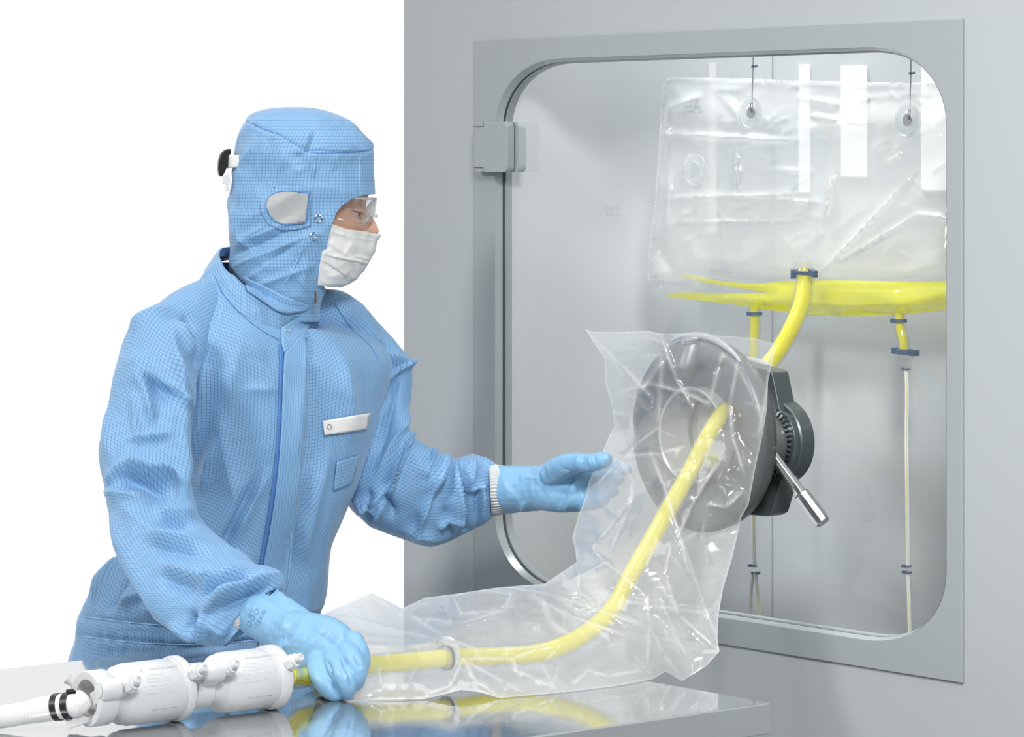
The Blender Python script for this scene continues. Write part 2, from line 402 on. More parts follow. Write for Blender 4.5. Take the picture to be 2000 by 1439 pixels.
# clean-room wall with the window opening (rounded rectangle), all in the wall's own plane
yl, _ = wxy(975, 500); yr, _ = wxy(1845, 500)
_, zt = wxy(1300, 116); _, zb = wxy(1600, 1226)
oy0, oy1 = yr, yl                     # y runs to the far (left) side
def rrect(y0, y1, z0, z1, ry, rz, n=14, ex=2.15):
    pts = []
    for (cy, cz, a0) in ((y1-ry, z1-rz, 0), (y0+ry, z1-rz, 90), (y0+ry, z0+rz, 180), (y1-ry, z0+rz, 270)):
        for k in range(n+1):
            a = math.radians(a0+90*k/n); c, s = math.cos(a), math.sin(a)
            pts.append((cy+ry*math.copysign(abs(c)**(2/ex), c), cz+rz*math.copysign(abs(s)**(2/ex), s)))
    return pts
def opening(g=0.0): return rrect(oy0-g, oy1+g, zb-g, zt+g, .155+g, .108+g)
def plate_with_hole(name, y0, y1, z0, z1, hole, D, m, thick=0, parent=None, bevel=0):
    pts = [(y0, z0), (y1, z0), (y1, z1), (y0, z1)]+hole; n = len(hole)
    r = mgeo.delaunay_2d_cdt([Vector(p) for p in pts], [(0, 1), (1, 2), (2, 3), (3, 0)]+[(4+i, 4+(i+1) % n) for i in range(n)], [], 2, 1e-6)
    vs, fs = r[0], r[2]; hc = (sum(p[0] for p in hole)/n, sum(p[1] for p in hole)/n)
    from mathutils.geometry import intersect_point_tri_2d
    def inside(x, y):
        c = False; j = n-1
        for i in range(n):
            if (hole[i][1] > y) != (hole[j][1] > y) and x < (hole[j][0]-hole[i][0])*(y-hole[i][1])/(hole[j][1]-hole[i][1])+hole[i][0]: c = not c
            j = i
        return c
    keep = []
    for f in fs:
        cx = sum(vs[i].x for i in f)/len(f); cy = sum(vs[i].y for i in f)/len(f)
        if not inside(cx, cy): keep.append(f)
    mb = MB(); mb.add([(D, v.x, v.y) for v in vs], keep)
    me = bpy.data.meshes.new(name); me.from_pydata(mb.v, [], mb.f)
    bm = bmesh.new(); bm.from_mesh(me); bmesh.ops.remove_doubles(bm, verts=bm.verts, dist=1e-5); bmesh.ops.dissolve_limit(bm, angle_limit=.01, verts=bm.verts, edges=bm.edges, delimit={'NORMAL'}) if False else None
    if thick:
        g = bmesh.ops.extrude_face_region(bm, geom=bm.faces[:]); bmesh.ops.translate(bm, vec=(thick, 0, 0), verts=[e for e in g['geom'] if isinstance(e, bmesh.types.BMVert)])
    bmesh.ops.recalc_face_normals(bm, faces=bm.faces); bm.to_mesh(me); bm.free()
    return link(name, me, m, parent, smooth=False)
yfarend = wxy(789, 500)[0]
fy0 = wxy(1883, 500)[0]; fy1 = wxy(928, 500)[0]; fz1 = wxy(1400, 57)[1]; fz0 = wxy(1600, 1288)[1]
w_r = plate_with_hole('wall_right', -1.4, yfarend, 0, 2.7, opening(.012), WALL, M['wall'], .03)
tagr(w_r, kind='structure')
tr = plate_with_hole('trim_1', fy0, fy1, fz0, fz1, opening(.0065), WALL-.0035, M['frame'], .0035)
tagr(tr, kind='structure')
q = tr.modifiers.new('bevel', 'BEVEL'); q.width = .0012; q.segments = 2; q.limit_method = 'ANGLE'
def ring_between(name, g0, D0, g1, D1, m, parent=None):
    A, B = opening(g0), opening(g1); n = len(A); mb = MB()
    mb.add([(D0, *p) for p in A]+[(D1, *p) for p in B], [(i, (i+1) % n, n+(i+1) % n, n+i) for i in range(n)])
    return mb.build(name, m, parent)
pane = MB(); O = opening(-.0005); pane.add([(WALL+.014, *p) for p in O], [tuple(range(len(O)))])
win = pane.build('window_1', M['glass'], smooth=False); tagr(win, 'large rounded glass door of the grey transfer cabinet', 'window', kind='structure')
ring_between('window_bevel', .0065, WALL-.0035, .0025, WALL+.0090, M['bevel'], win)
ring_between('window_gasket', .0025, WALL+.0090, .0025, WALL+.0138, M['gasket'], win)
ring_between('window_rim', .0025, WALL+.0138, .0003, WALL+.0142, M['bevel'], win)
ring_between('window_reveal', .0003, WALL+.0142, .0003, WALL+.027, M['frame'], win)
cl_ = area('chamber_fill', (WALL+.16, oy1-.15, 2.6), (WALL+.28, oy0+.05, 1.2), .2, .3, 14); cl_.data.spread = math.radians(120)  # unseen fill light added to brighten the chamber behind the glass
# hinge on the left of the glass door
hz1 = W(965, 237, WALL-.02).z; hz0 = W(965, 337, WALL-.02).z; hy1 = wxy(938, 280, WALL-.006)[0]; hy0 = wxy(990, 280, WALL-.02)[0]
hm = MB(); hc = ((hy0+hy1)/2, (hz0+hz1)/2); hh = ((hy1-hy0)/2, (hz1-hz0)/2)
H = rrect(hc[0]-hh[0], hc[0]+hh[0], hc[1]-hh[1], hc[1]+hh[1], .010, .010, 6, 2)
hm.add([(WALL-.004, *p) for p in H]+[(WALL-.020, *p) for p in H], [tuple(range(len(H))), tuple(range(len(H), 2*len(H)))]+[(i, (i+1) % len(H), len(H)+(i+1) % len(H), len(H)+i) for i in range(len(H))])
hinge = hm.build('door_hinge', M['frame'], smooth=True, bevel=.002); tagr(hinge, 'grey square hinge block on the left edge of the glass door', 'hinge')
for zz in (hz0+.008, hz1-.008):
    g = MB(); g.box((WALL-.0202, hy1-.013, zz), (.0004, 0, 0), (0, .012, 0), (0, 0, .0005)); g.box((WALL-.0202, hy1-.025, zz+(.004 if zz > hc[1] else -.004)), (.0004, 0, 0), (0, .0005, 0), (0, 0, .004))
    g.build('hinge_groove', M['gasket'], hinge, smooth=False)
pl = MB(); H2 = rrect(hy0-.008, hc[0]+.01, hc[1]-hh[1]+.001, hc[1]+hh[1]-.001, .010, .010, 6, 2)
pl.add([(WALL+.0138, *p) for p in H2]+[(WALL-.002, *p) for p in H2], [tuple(range(len(H2))), tuple(range(len(H2), 2*len(H2)))]+[(i, (i+1) % len(H2), len(H2)+(i+1) % len(H2), len(H2)+i) for i in range(len(H2))])
pl.build('hinge_clamp_plate', M['bevel'], hinge)
# chamber behind the window, coved corner
DB = WALL+.34; cy1 = yl+.0015; rc = .17
prof = [(WALL+.0268, cy1)]+[(DB-rc+rc*math.sin(math.radians(a)), cy1-rc+rc*math.cos(math.radians(a))) for a in range(0, 91, 6)]+[(DB, -1.4)]
wb = MB(); k = len(prof)
wb.add([(x, y, 0) for x, y in prof]+[(x, y, 2.7) for x, y in prof], [(i, i+1, k+i+1, k+i) for i in range(k-1)])
tagr(wb.build('wall_back', M['chamber'], sharp=60), kind='structure')
M['chamber_seam'] = mat('chamber_seam', (.34, .36, .37), .6)
sg = MB()
for px in (1508, 1380): 
    p = W(px, 600, DB-.0015); sg.box((p.x, p.y, 1.35), (.0004, 0, 0), (0, .0004, 0), (0, 0, 1.3))
tagr(sg.build('trim_2', M['chamber_seam'], smooth=False), kind='structure')
# bright emissive strips let into the back wall
for i, (x0, x1, y0, y1, mm) in enumerate(((1384, 1397, 122, 455, 'litdim'), (1560, 1579, 126, 375, 'lit'), (1642, 1690, 128, 345, 'lit'), (1799, 1930, 60, 372, 'lit'))):
    if mm == 'litdim' and mm not in M: M[mm] = lit('bright_strip_dim', .85)
    ya = W(x0, y0, DB-.004).y; yb = W(x1, y0, DB-.004).y; za = W((x0+x1)/2, y0, DB-.004).z; zc = W((x0+x1)/2, y1, DB-.004).z
    b = MB(); b.box((DB-.002, (ya+yb)/2, (za+zc)/2), (.0018, 0, 0), (0, abs(ya-yb)/2, 0), (0, 0, (za-zc)/2))
    tagr(b.build('window_%d' % (i+2), M[mm], smooth=False), kind='structure')
fl = MB(); fl.box((2.2, 0.6, -.02), (2.6, 0, 0), (0, 4.0, 0), (0, 0, .02)); tagr(fl.build('floor', M['floor'], smooth=False), kind='structure')
# faint mirrored digits on the glass
def flat_text(name, txt, size, px, py, D, m, parent, mirror=False, rot=0, label=None, slant=0):
    vs, fs = text_mesh(txt, size); o = W(px, py, D); mb = MB(); r = math.radians(rot)
    out = []
    for x, y, _ in vs:
        if mirror: x = -x
        x, y = x*math.cos(r)-y*math.sin(r), x*math.sin(r)+y*math.cos(r)
        out.append((D, o.y-x, o.z+y))
    mb.add(out, fs); t = mb.build(name, m, parent, smooth=False); return t
M['faint'] = mat('faint_print', (.40, .43, .45), .6)
flat_text('printed_number', '2.02', .021, 1196, 414, WALL+.0132, M['faint'], win, mirror=True)

# ============================================================ TABLE
C0 = P(1505, 1372, YT(1372)); tx1, ty0 = C0.x, C0.y; tw = .887; tl = 2.25; th = .041
tb = empty('steel_table', (tx1-tl/2, ty0+tw/2, 0), 'polished stainless steel work table carrying the filters and the clear bag', 'table')
b = MB(); b.box((tx1-tl/2, ty0+tw/2, TZ-th/2), (tl/2, 0, 0), (0, tw/2, 0), (0, 0, th/2)); b.build('tabletop', M['steel'], tb, bevel=.0025)
for sx in (-1, 1):
    for sy in (-1, 1):
        lg = MB(); lg.box((tx1-tl/2+sx*(tl/2-.06), ty0+tw/2+sy*(tw/2-.06), (TZ-th)/2), (.02, 0, 0), (0, .02, 0), (0, 0, (TZ-th)/2)); lg.build('leg', M['dark_st'] if 'dark_st' in M else M['steel2'], tb, bevel=.002)

# ============================================================ HUNG BAG BEHIND THE GLASS
DBAG = WALL+.20
def in_poly(pts, x, y):
    c = False; j = len(pts)-1
    for i in range(len(pts)):
        if (pts[i][1] > y) != (pts[j][1] > y) and x < (pts[j][0]-pts[i][0])*(y-pts[i][1])/(pts[j][1]-pts[i][1])+pts[i][0]: c = not c
        j = i
    return c
def tps(ctrl):
    K = np.array(ctrl, float); n = len(K); X = K[:, :2]/500.0
    r = np.linalg.norm(X[:, None]-X[None], axis=2); A = np.zeros((n+3, n+3)); A[:n, :n] = r**2*np.log(r+1e-9)+np.eye(n)*1e-4
    A[:n, n] = 1; A[:n, n+1:] = X; A[n, :n] = 1; A[n+1:, :n] = X.T
    w = np.linalg.solve(A, np.r_[K[:, 2], 0, 0, 0])
    def f(x, y):
        q = np.stack([np.asarray(x, float), np.asarray(y, float)], -1)/500.0
        r = np.linalg.norm(q[:, None]-X[None], axis=2)
        return (r**2*np.log(r+1e-9))@w[:n]+w[n]+q@w[n+1:]
    return f
def dense(poly, step):
    out = []
    for i in range(len(poly)):
        a, b = poly[i], poly[(i+1) % len(poly)]; L = math.hypot(b[0]-a[0], b[1]-a[1]); k = max(1, int(L/step))
        out += [(a[0]+(b[0]-a[0])*t/k, a[1]+(b[1]-a[1])*t/k) for t in range(k)]
    return out
def sheet_tris(poly, step, seed=1, holes=(), lines=()):
    rnd = random.Random(seed); B = dense(poly, step); n = len(B)
    pts = [Vector(p) for p in B]; ed = [(i, (i+1) % n) for i in range(n)]
    for ln in lines:
        s = len(pts); dl = []
        for a, b in zip(ln[:-1], ln[1:]):
            L = math.hypot(b[0]-a[0], b[1]-a[1]); k = max(1, int(L/step)); dl += [(a[0]+(b[0]-a[0])*t/k, a[1]+(b[1]-a[1])*t/k) for t in range(k)]
        dl.append(ln[-1]); pts += [Vector(p) for p in dl]; ed += [(s+i, s+i+1) for i in range(len(dl)-1)]
    x0, x1 = min(p[0] for p in B), max(p[0] for p in B); y0, y1 = min(p[1] for p in B), max(p[1] for p in B)
    y = y0; r = 0
    while y < y1:
        x = x0+(step/2 if r % 2 else 0)
        while x < x1:
            q = (x+rnd.uniform(-.28, .28)*step, y+rnd.uniform(-.28, .28)*step)
            if in_poly(poly, *q): pts.append(Vector(q))
            x += step
        y += step*.87; r += 1
    res = mgeo.delaunay_2d_cdt(pts, ed, [], 1 if False else 0, 1e-4)
    vs = np.array([tuple(v) for v in res[0]]); tr = []
    for f in res[2]:
        c = vs[list(f)].mean(axis=0)
        if in_poly(poly, c[0], c[1]) and not any(in_poly(h, c[0], c[1]) for h in holes): tr.append(tuple(f))
    return vs, tr
def edge_dist(poly, xy):
    P0 = np.array(poly, float); d = np.full(len(xy), 1e9)
    for i in range(len(P0)):
        a, b = P0[i], P0[(i+1) % len(P0)]; ab = b-a; t = np.clip(((xy-a)@ab)/(ab@ab), 0, 1)
        d = np.minimum(d, np.linalg.norm(xy-(a+t[:, None]*ab), axis=1))
    return d
def film(name, xy, tris, Yv, m, parent, smooth=True, white=None):
    V = [tuple(P(x, y, Y)) for (x, y), Y in zip(xy, Yv)]
    used = sorted({i for t in tris for i in t}); mp = {u: k for k, u in enumerate(used)}
    mb = MB(); mb.add([V[i] for i in used], [tuple(mp[i] for i in t) for t in tris])
    me = bpy.data.meshes.new(name); me.from_pydata(mb.v, [], mb.f)
    o = link(name, me, m, parent, smooth)
    if white is not None:
        at = me.attributes.new('whitening', 'FLOAT', 'POINT'); at.data.foreach_set('value', [float(white[i]) for i in used])
    return o

hb = empty('hanging_liquid_bag', W(1560, 600, DBAG), 'clear plastic bag with bright yellow liquid hanging behind the glass', 'liquid bag')
bagp = [(1300, 158), (1306, 151), (1400, 151), (1560, 157), (1700, 160), (1900, 164), (1925, 300), (1925, 600), (1845, 607), (1740, 619), (1640, 620), (1580, 616), (1490, 606), (1430, 596), (1290, 583), (1271, 577), (1264, 550), (1266, 500), (1278, 400), (1286, 300), (1291, 200), (1295, 165)]
xy, tri = sheet_tris(bagp, 5, 3); ed = edge_dist(bagp, xy)
puff = smooth01(0, 90, ed)*(.018+.030*smooth01(300, 590, xy[:, 1]))
puff = np.maximum(puff, smooth01(0, 30, ed)*.0275*smooth01(480, 540, xy[:, 1]))
def bag_folds(x, y):
    fl = [(1310, 212, 1370, 186, 12, 6), (1300, 262, 1560, 275, 9, 7), (1420, 190, 1460, 260, 12, 5), (1440, 295, 1435, 380, 7, 8), (1330, 386, 1560, 378, 7, 9), (1435, 385, 1600, 395, 6, 6), (1345, 433, 1550, 431, 5, 8), (1625, 345, 1610, 430, 7, 8), (1615, 520, 1780, 345, 6, 8), (1630, 515, 1790, 420, 6, 8), (1790, 420, 1850, 425, 8, 6),
          (1560, 190, 1640, 205, 8, 6), (1580, 225, 1640, 235, 8, 6), (1730, 320, 1760, 300, 8, 6), (1310, 330, 1300, 480, 10, 6), (1305, 200, 1300, 320, 9, 6), (1500, 330, 1590, 335, 8, 5), (1560, 250, 1700, 240, 14, 5)]
    fl = [(*f[:4], f[4]*.62, f[5], *f[6:]) for f in fl]
    r_ = random.Random(21)
    for _ in range(60):
        a, c, an, L = r_.uniform(1310, 1830), r_.choice((r_.uniform(170, 300), r_.uniform(250, 500))), r_.uniform(-.6, .9), r_.uniform(15, 60)
        fl.append((a, c, a+L*math.cos(an), c+L*math.sin(an), r_.uniform(3, 5), r_.uniform(1, 2.4)))
    return folds_disp(x, y, fl)
cr = np.array([crumple([(x/400, y/400, 0)], 2.2, seed=5)[0]*.004+crumple([(x/400, y/400, .5)], 6, seed=9)[0]*.0014 for x, y in xy])
fr = [YD(x, DBAG-p-(c if e > 4 else 0)-g) for (x, y), p, c, e, g in zip(xy, puff, cr, ed, 1.5*bag_folds(xy[:, 0], xy[:, 1]))]
hw = np.clip(np.exp(-(ed/3)**2)*.5+np.abs(bag_folds(xy[:, 0], xy[:, 1]))*45, 0, 1)  # fold highlights painted as white haze, rim whitened too
bk = [YD(x, DBAG+p+c*.7) for (x, y), p, c in zip(xy, puff, cr[::-1])]
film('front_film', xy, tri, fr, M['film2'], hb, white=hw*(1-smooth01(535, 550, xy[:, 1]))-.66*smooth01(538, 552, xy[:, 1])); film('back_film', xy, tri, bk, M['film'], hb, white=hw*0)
# liquid pooled between the two films
lq = [(1336, 533), (1400, 548), (1470, 555), (1540, 549), (1620, 547), (1690, 548), (1780, 551), (1900, 550), (1900, 599), (1845, 605), (1740, 617), (1640, 618), (1580, 614), (1490, 604), (1430, 594), (1340, 583), (1296, 577), (1330, 570), (1430, 573), (1500, 571), (1430, 560), (1370, 551), (1330, 539)]
lx, lt = sheet_tris(lq, 7, 4); le = edge_dist(lq, lx); lp = smooth01(0, 26, le)*.020+.0008
lcr = np.array([crumple([(x/300, y/120, 0)], 3, seed=2)[0]*.004 for x, y in lx])
LA = [tuple(P(x, y, YD(x, DBAG-p-c*min(1, e/10)))) for (x, y), p, c, e in zip(lx, lp, lcr, le)]; LB = [tuple(P(x, y, YD(x, DBAG+p))) for (x, y), p in zip(lx, lp)]
lm = MB(); n = len(LA); lm.add(LA+LB, [t for t in lt]+[tuple(n+i for i in t[::-1]) for t in lt]); lo = lm.build('liquid', M['yellow2'], hb, sharp=0)
M['eyelet'] = film_mat('eyelet_plastic', .35, rough=.06, spec=1.6)
def grommet(px, py, hole):
    o = W(px, py, DBAG-.036); g = MB(); r = .026
    g.lathe(o, (-1, 0, 0), [(0, r), (.003, r), (.0035, r*.9), (.0015, r*.82), (.0015, r*.55), (.004, r*.45), (.004, r*.36), (0, r*.33)], 40)
    go = g.build('hanging_eyelet', M['eyelet'], hb)
    hl = MB(); hl.lathe(W(px, py, DBAG-.041), (-1, 0, 0), [(0, .0088), (.001, .0088)], 24); hl.build('eyelet_hole', M['greyplastic' if hole else 'clear'], go)
for gx in ((1467, 220, 1), (1772, 235, 1), (1358, 331, 0)): grommet(*gx)
flat_text('printed_lot_line', 'LOT : 18A23123', .0070, 1354, 218, DBAG-.045, M['ink2'], hb, rot=180)
flat_text('printed_lot_line', '1050', .0088, 1364, 210, DBAG-.045, M['ink2'], hb, rot=180)
flat_text('printed_lot_line', 'LB198003', .0048, 1343, 208, DBAG-.045, M['ink2'], hb, rot=180)
# wires it hangs on
M['wire'] = mat('pale_wire', (.55, .58, .60), .4, .3)
for (x, yt, ytie, yb, lab) in ((1470, 60, 130, 214, 'thin wire hook holding the middle eyelet of the hanging bag'), (1778, 60, 143, 228, 'thin wire hook holding the right eyelet of the hanging bag')):
    w = MB(); D = DBAG-.046; w.tube([W(x+1, yt-250, D), W(x+1, ytie, D), W(x-1, yb-28, D), W(x-2, yb-4, D-.004), W(x-3, yb+4, D+.002)], .0011, 8)
    wo = w.build('wire_hook', M['wire']); tagr(wo, lab, 'hook', 'wire hooks above the hanging bag')
    k = MB(); k.lathe(W(x+1, ytie, D), (0, 0, 1), [(-.002, .003), (.002, .003)], 12); k.tube([W(x+1, ytie, D), W(x+8, ytie-1, D)], .0018, 8); k.build('wire_clip', M['darkblue'], wo)
    k = MB(); k.tube([W(x-2, yb-14, D-.002), W(x-3, yb+6, D-.002)], .0022, 8); k.build('hook_tip', M['dark_m'] if 'dark_m' in M else M['steel2'], wo)
# ports below the bag, with their drain lines
def tie(px, py, D, r, side, m='darkblue', tall=.0022, parent=None, name='cable_tie'):
    o = W(px, py, D); t = MB(); t.lathe(o, (.05, .1, 1), [(-tall, r), (-tall, r+.0014), (tall, r+.0014), (tall, r)], 24, closed=True)
    b = Vector((0, -side, 0)); t.box(o+b*(r+.003), b*.0035, (.003, 0, 0), (0, 0, tall*1.4)); return t.build(name, M[m], parent)
DP = DBAG-.004
for (lab, top, pts, splitx) in (
    ('left drain line with yellow liquid under the hanging bag, forked at its end', (1474, 600), [(1474, 600), (1474, 625), (1473, 660), (1471, 720)], 1471),
    ('right drain line with navy clamp under the hanging bag', (1756, 612), [(1756, 612), (1758, 640), (1764, 665), (1766, 690)], 1771)):
    root = empty('drain_line', W(top[0], top[1]+20, DP), lab, 'tube', 'drain lines below the hanging bag')
    left = top[0] < 1600
    pp = [W(x, y, DP) for x, y in pts]
    t = MB(); t.tube([Vector(v[:3]) for v in spline([list(p) for p in pp], 20)], .0095, 20); t.build('outlet_tube', M['cleartube'], root)
    t = MB(); t.tube([Vector(v[:3]) for v in spline([list(p) for p in pp], 20)], .0068, 16); t.build('liquid', M['yellow'], root)
    tie(top[0]+1, top[1]+13 if left else 627, DP, .0098, -1 if left else -1, parent=root)
    if left:
        ln = [(1471, 720), (1471, 900), (1471, 1000), (1472, 1060), (1474, 1108)]
        forks = [[(1472, 1116), (1468, 1150), (1466, 1180), (1465, 1215), (1464, 1300)], [(1475, 1116), (1479, 1150), (1482, 1180), (1484, 1215), (1486, 1300)]]
        ties = [(1472, 1105, -1), (1473, 1118, 1)]
    else:
        o = W(1768, 687, DP); t = MB(); t.lathe(o, (.02, 0, 1), [(-.004, .0135), (.004, .0135)], 24); t.box(o+Vector((0, -.018, -.001)), (0, .006, 0), (.005, 0, 0), (0, 0, .0045)); t.box(o+Vector((0, .019, .001)), (0, .005, 0), (.005, 0, 0), (0, 0, .0045)); t.build('clamp', M['darkblue'], root, bevel=.001)
        t = MB(); t.lathe(W(1769, 700, DP), (.0, 0, -1), [(-.004, .011), (.0, .0115), (.002, .008), (.014, .008), (.016, .010), (.018, .004)], 24); t.build('fitting', M['cleartube'], root)
        tie(1771, 721, DP, .0035, -1, parent=root, tall=.0016)
        ln = [(1770, 718), (1772, 760), (1771, 850), (1772, 950), (1773, 1060), (1773, 1108)]
        forks = [[(1773, 1116), (1775, 1160), (1776, 1200), (1778, 1300)]]
        ties = [(1773, 1106, -1), (1774, 1118, -1)]
    for nm, path in [('line', ln)]+[('branch_line', f) for f in forks]:
        t = MB(); t.tube([Vector(v[:3]) for v in spline([list(W(x, y, DP)) for x, y in path], 24)], .0034 if nm == 'line' else .003, 10); lo = t.build(nm, M['whiteline'] if 'whiteline' in M else M.setdefault('whiteline', mat('silicone_line', (.86, .87, .86), .3)), root)
        t = MB(); t.tube([Vector(v[:3])+Vector((-.0028, -.0016, 0)) for v in spline([list(W(x, y, DP)) for x, y in path], 24)], .0009, 6); t.build('tint', M.setdefault('paleyellow', mat('pale_yellow', (.85, .80, .45), .4)), lo)
    for x, y, s in ties: tie(x, y, DP, .004, s, parent=root, tall=.0014)

# ============================================================ TRANSFER PORT
NRM = Vector((-1, 0, 0))
yc_, zc_ = wxy(1453, 843)                 # where the port's axis meets the wall
D0 = WALL+.013
def LP(s, z, h): return Vector((D0-h, yc_-s, zc_+z))
port = empty('transfer_port', LP(0, 0, 0), 'round grey transfer port with steel lever mounted on the glass', 'transfer port')
ax = NRM; up = Vector((0, 0, 1)); HF = .113
t = MB(); t.lathe(LP(0, 0, 0), ax, [(HF-.040, .128), (HF-.034, .138), (HF-.012, .1425), (HF-.004, .140), (HF, .134), (HF+.001, .112), (HF-.004, .098), (HF-.012, .080), (HF-.014, .069), (HF-.040, .069)], 96, closed=True)
flange = t.build('flange', M['steel2'], port, sharp=50)
t = MB(); t.lathe(LP(0, 0, 0), ax, [(HF-.016, .071), (HF+.006, .071), (HF+.008, .069), (HF+.006, .066), (.050, .060), (.050, .0715)], 96, closed=True); t.build('collar_ring', M['ring'], port)
t = MB(); t.lathe(LP(0, 0, 0), ax, [(.0, .0735), (.052, .0735), (.052, .060), (.0, .060)], 96, closed=True); t.build('inner_sleeve', M['chrome'], port)
t = MB(); t.lathe(LP(0, 0, 0), ax, [(.06, .0605), (.064, .0585), (.068, .0605)], 64, closed=True); t.build('gasket', M['black'], port)
for a in range(0, 360, 45):
    q = LP(.0655*math.cos(math.radians(a+20)), .0655*math.sin(math.radians(a+20)), .09) if False else LP(.102*math.cos(math.radians(a+20)), .102*math.sin(math.radians(a+20)), HF-.001)
    t = MB(); t.lathe(q, ax, [(-.002, .0028), (.0012, .0028), (.0014, .0018)], 12); t.build('rivet', M['greyplastic'], flange)
# mounting body: a plate with angled corners that wraps the flange, close to the glass
body = [(-.085, .118), (.085, .097), (.093, .094), (.112, .03), (.080+.062*math.cos(math.radians(50)), -.008+.062*math.sin(math.radians(50)))]
body += [(.080+.062*math.cos(math.radians(a)), -.010+.062*math.sin(math.radians(a))) for a in range(40, -51, -10)]
body += [(.113, -.062), (.094, -.110), (.088, -.116), (.02, -.118), (-.06, -.116), (-.085, -.09), (-.09, .09)]
def prism(pts, h0, h1):
    n = len(pts); mb = MB(); return mb.add([LP(s, z, h0) for s, z in pts]+[LP(s, z, h1) for s, z in pts], [tuple(range(n)), tuple(range(n, 2*n))]+[(i, (i+1) % n, n+(i+1) % n, n+i) for i in range(n)])
def bodyring():
    # body with the bore cut out
    n = 72; outer = []
    for k in range(n):
        a = 2*math.pi*k/n; dx, dz = math.cos(a), math.sin(a); best = 0
        for i in range(len(body)):
            (x1, y1), (x2, y2) = body[i], body[(i+1) % len(body)]; den = dx*(y2-y1)-dz*(x2-x1)
            if abs(den) < 1e-9: continue
            tt = (x1*(y2-y1)-y1*(x2-x1))/den; u = (x1*dz-y1*dx)/den
            if tt > 0 and -1e-6 <= u <= 1+1e-6: best = max(best, tt)
        outer.append((best*dx, best*dz))
    inner = [(.075*math.cos(2*math.pi*k/n), .075*math.sin(2*math.pi*k/n)) for k in range(n)]
    mb = MB(); lay = [(outer, .012), (outer, .046), (inner, .046), (inner, .012)]
    mb.add([LP(s, z, h) for L, h in lay for s, z in L], [((j*n+i), (j*n+(i+1) % n), (((j+1) % 4)*n+(i+1) % n), (((j+1) % 4)*n+i)) for j in range(4) for i in range(n)]); return mb
bodyring().build('mounting_body', M['darkmetal'], port, bevel=.002, sharp=30)
t = MB(); t.lathe(LP(0, 0, 0), ax, [(-.001, .110), (.014, .110), (.016, .106), (.016, .078), (-.001, .078)], 72, closed=True); t.build('glass_flange', M['ring'], port)
t = MB(); t.lathe(LP(0, 0, 0), ax, [(.044, .112), (.074, .116), (.078, .110), (.078, .074), (.044, .074)], 72, closed=True); t.build('clamp_ring', M['steel2'], port)
# gear housing and hub that carry the lever
hs, hz = .083, -.008
t = MB(); t.lathe(LP(hs, hz, 0), ax, [(.010, .062), (.034, .062), (.0365, .060), (.0365, .0)], 64); t.build('gear_housing', M['darkmetal'], port, sharp=30)
t = MB(); t.lathe(LP(hs, hz, 0), ax, [(.036, .0535), (.044, .0535), (.044, .047), (.036, .047)], 64, closed=True); t.build('gear_seat', M['black'], port, sharp=30)
t = MB()
for k in range(44):
    a = 2*math.pi*k/44; r0 = .0505; c = LP(hs+r0*math.cos(a), hz+r0*math.sin(a), .047); rad = Vector((0, -math.cos(a), math.sin(a))); tan = Vector((0, math.sin(a), math.cos(a)))
    t.box(c, rad*.0032, tan*.0018, ax*.004)
t.build('ring_gear', M['chrome'], port, smooth=False)['kind'] = 'stuff'
t = MB(); t.lathe(LP(hs, hz, 0), ax, [(.044, .045), (.070, .044), (.074, .041), (.076, .036), (.076, .0)], 48); hub = t.build('hub', M['steel2'], port)
for a in (-12, -48):
    c = LP(hs+.012, hz+.008 if a == -12 else hz-.014, .0765); m_ = MB(); m_.add([c+Vector((-.0006, .004, .0025)), c+Vector((-.0006, .004, -.0025)), c+Vector((-.0006, -.003, 0))], [(0, 1, 2)]); m_.build('arrow_mark', M['black'], hub, smooth=False)
# lever: rod, octagonal grip, rounded end
lp0 = W(1504, 880, WALL-.062); lp1 = W(1563, 968, WALL-.045); lp2 = W(1607, 1019, WALL-.034); dl = (lp2-lp0).normalized(); Ltot = (lp2-lp0).length; L1 = (lp1-lp0).length
t = MB(); t.lathe(lp0, dl, [(-.006, .006), (0, .0085), (L1*.25, .0085), (L1+.004, .0082)], 8, ref=ax); lev = t.build('lever', M['chrome'], port, smooth=False, bevel=.001)
t = MB(); t.lathe(lp0+dl*L1, dl, [(-.002, .0095), (0, .0118), (Ltot-L1-.008, .0122), (Ltot-L1, .0115), (Ltot-L1+.003, .009), (Ltot-L1+.0035, .0001)], 10, ref=ax); t.build('grip', M['chrome'], lev, smooth=False, bevel=.0012)
t = MB(); t.lathe(LP(hs-.018, hz-.024, 0), ax, [(.03, .012), (.05, .012)], 20); t.build('lever_boss', M['darkmetal'], port)
# latch at the top of the flange: cover rim, rounded button body, cap
t = MB(); arc = []
for k in range(28):
    a = math.radians(112-62*k/27); arc.append(LP(.146*math.cos(a), .146*math.sin(a), HF-.004))
t.tube(arc, [.0045*math.sin(math.pi*(k+.6)/28)**.5+.0008 for k in range(28)], 12); t.build('cover_rim', M['ring'], port)
t = MB(); c = LP(-.006, .128, HF-.002); t.lathe(c, (-.45, 0, -1), [(-.012, .010), (-.008, .0175), (.0, .019), (.028, .019), (.044, .016), (.050, .010)], 32); t.build('latch_body', M['steel2'], port)
t = MB(); c = LP(-.002, .140, HF+.004); t.lathe(c, (-.2, 0, 1), [(-.004, .014), (.002, .014), (.004, .011), (.0045, .001)], 28); t.build('latch_cap', M['chrome'], port)
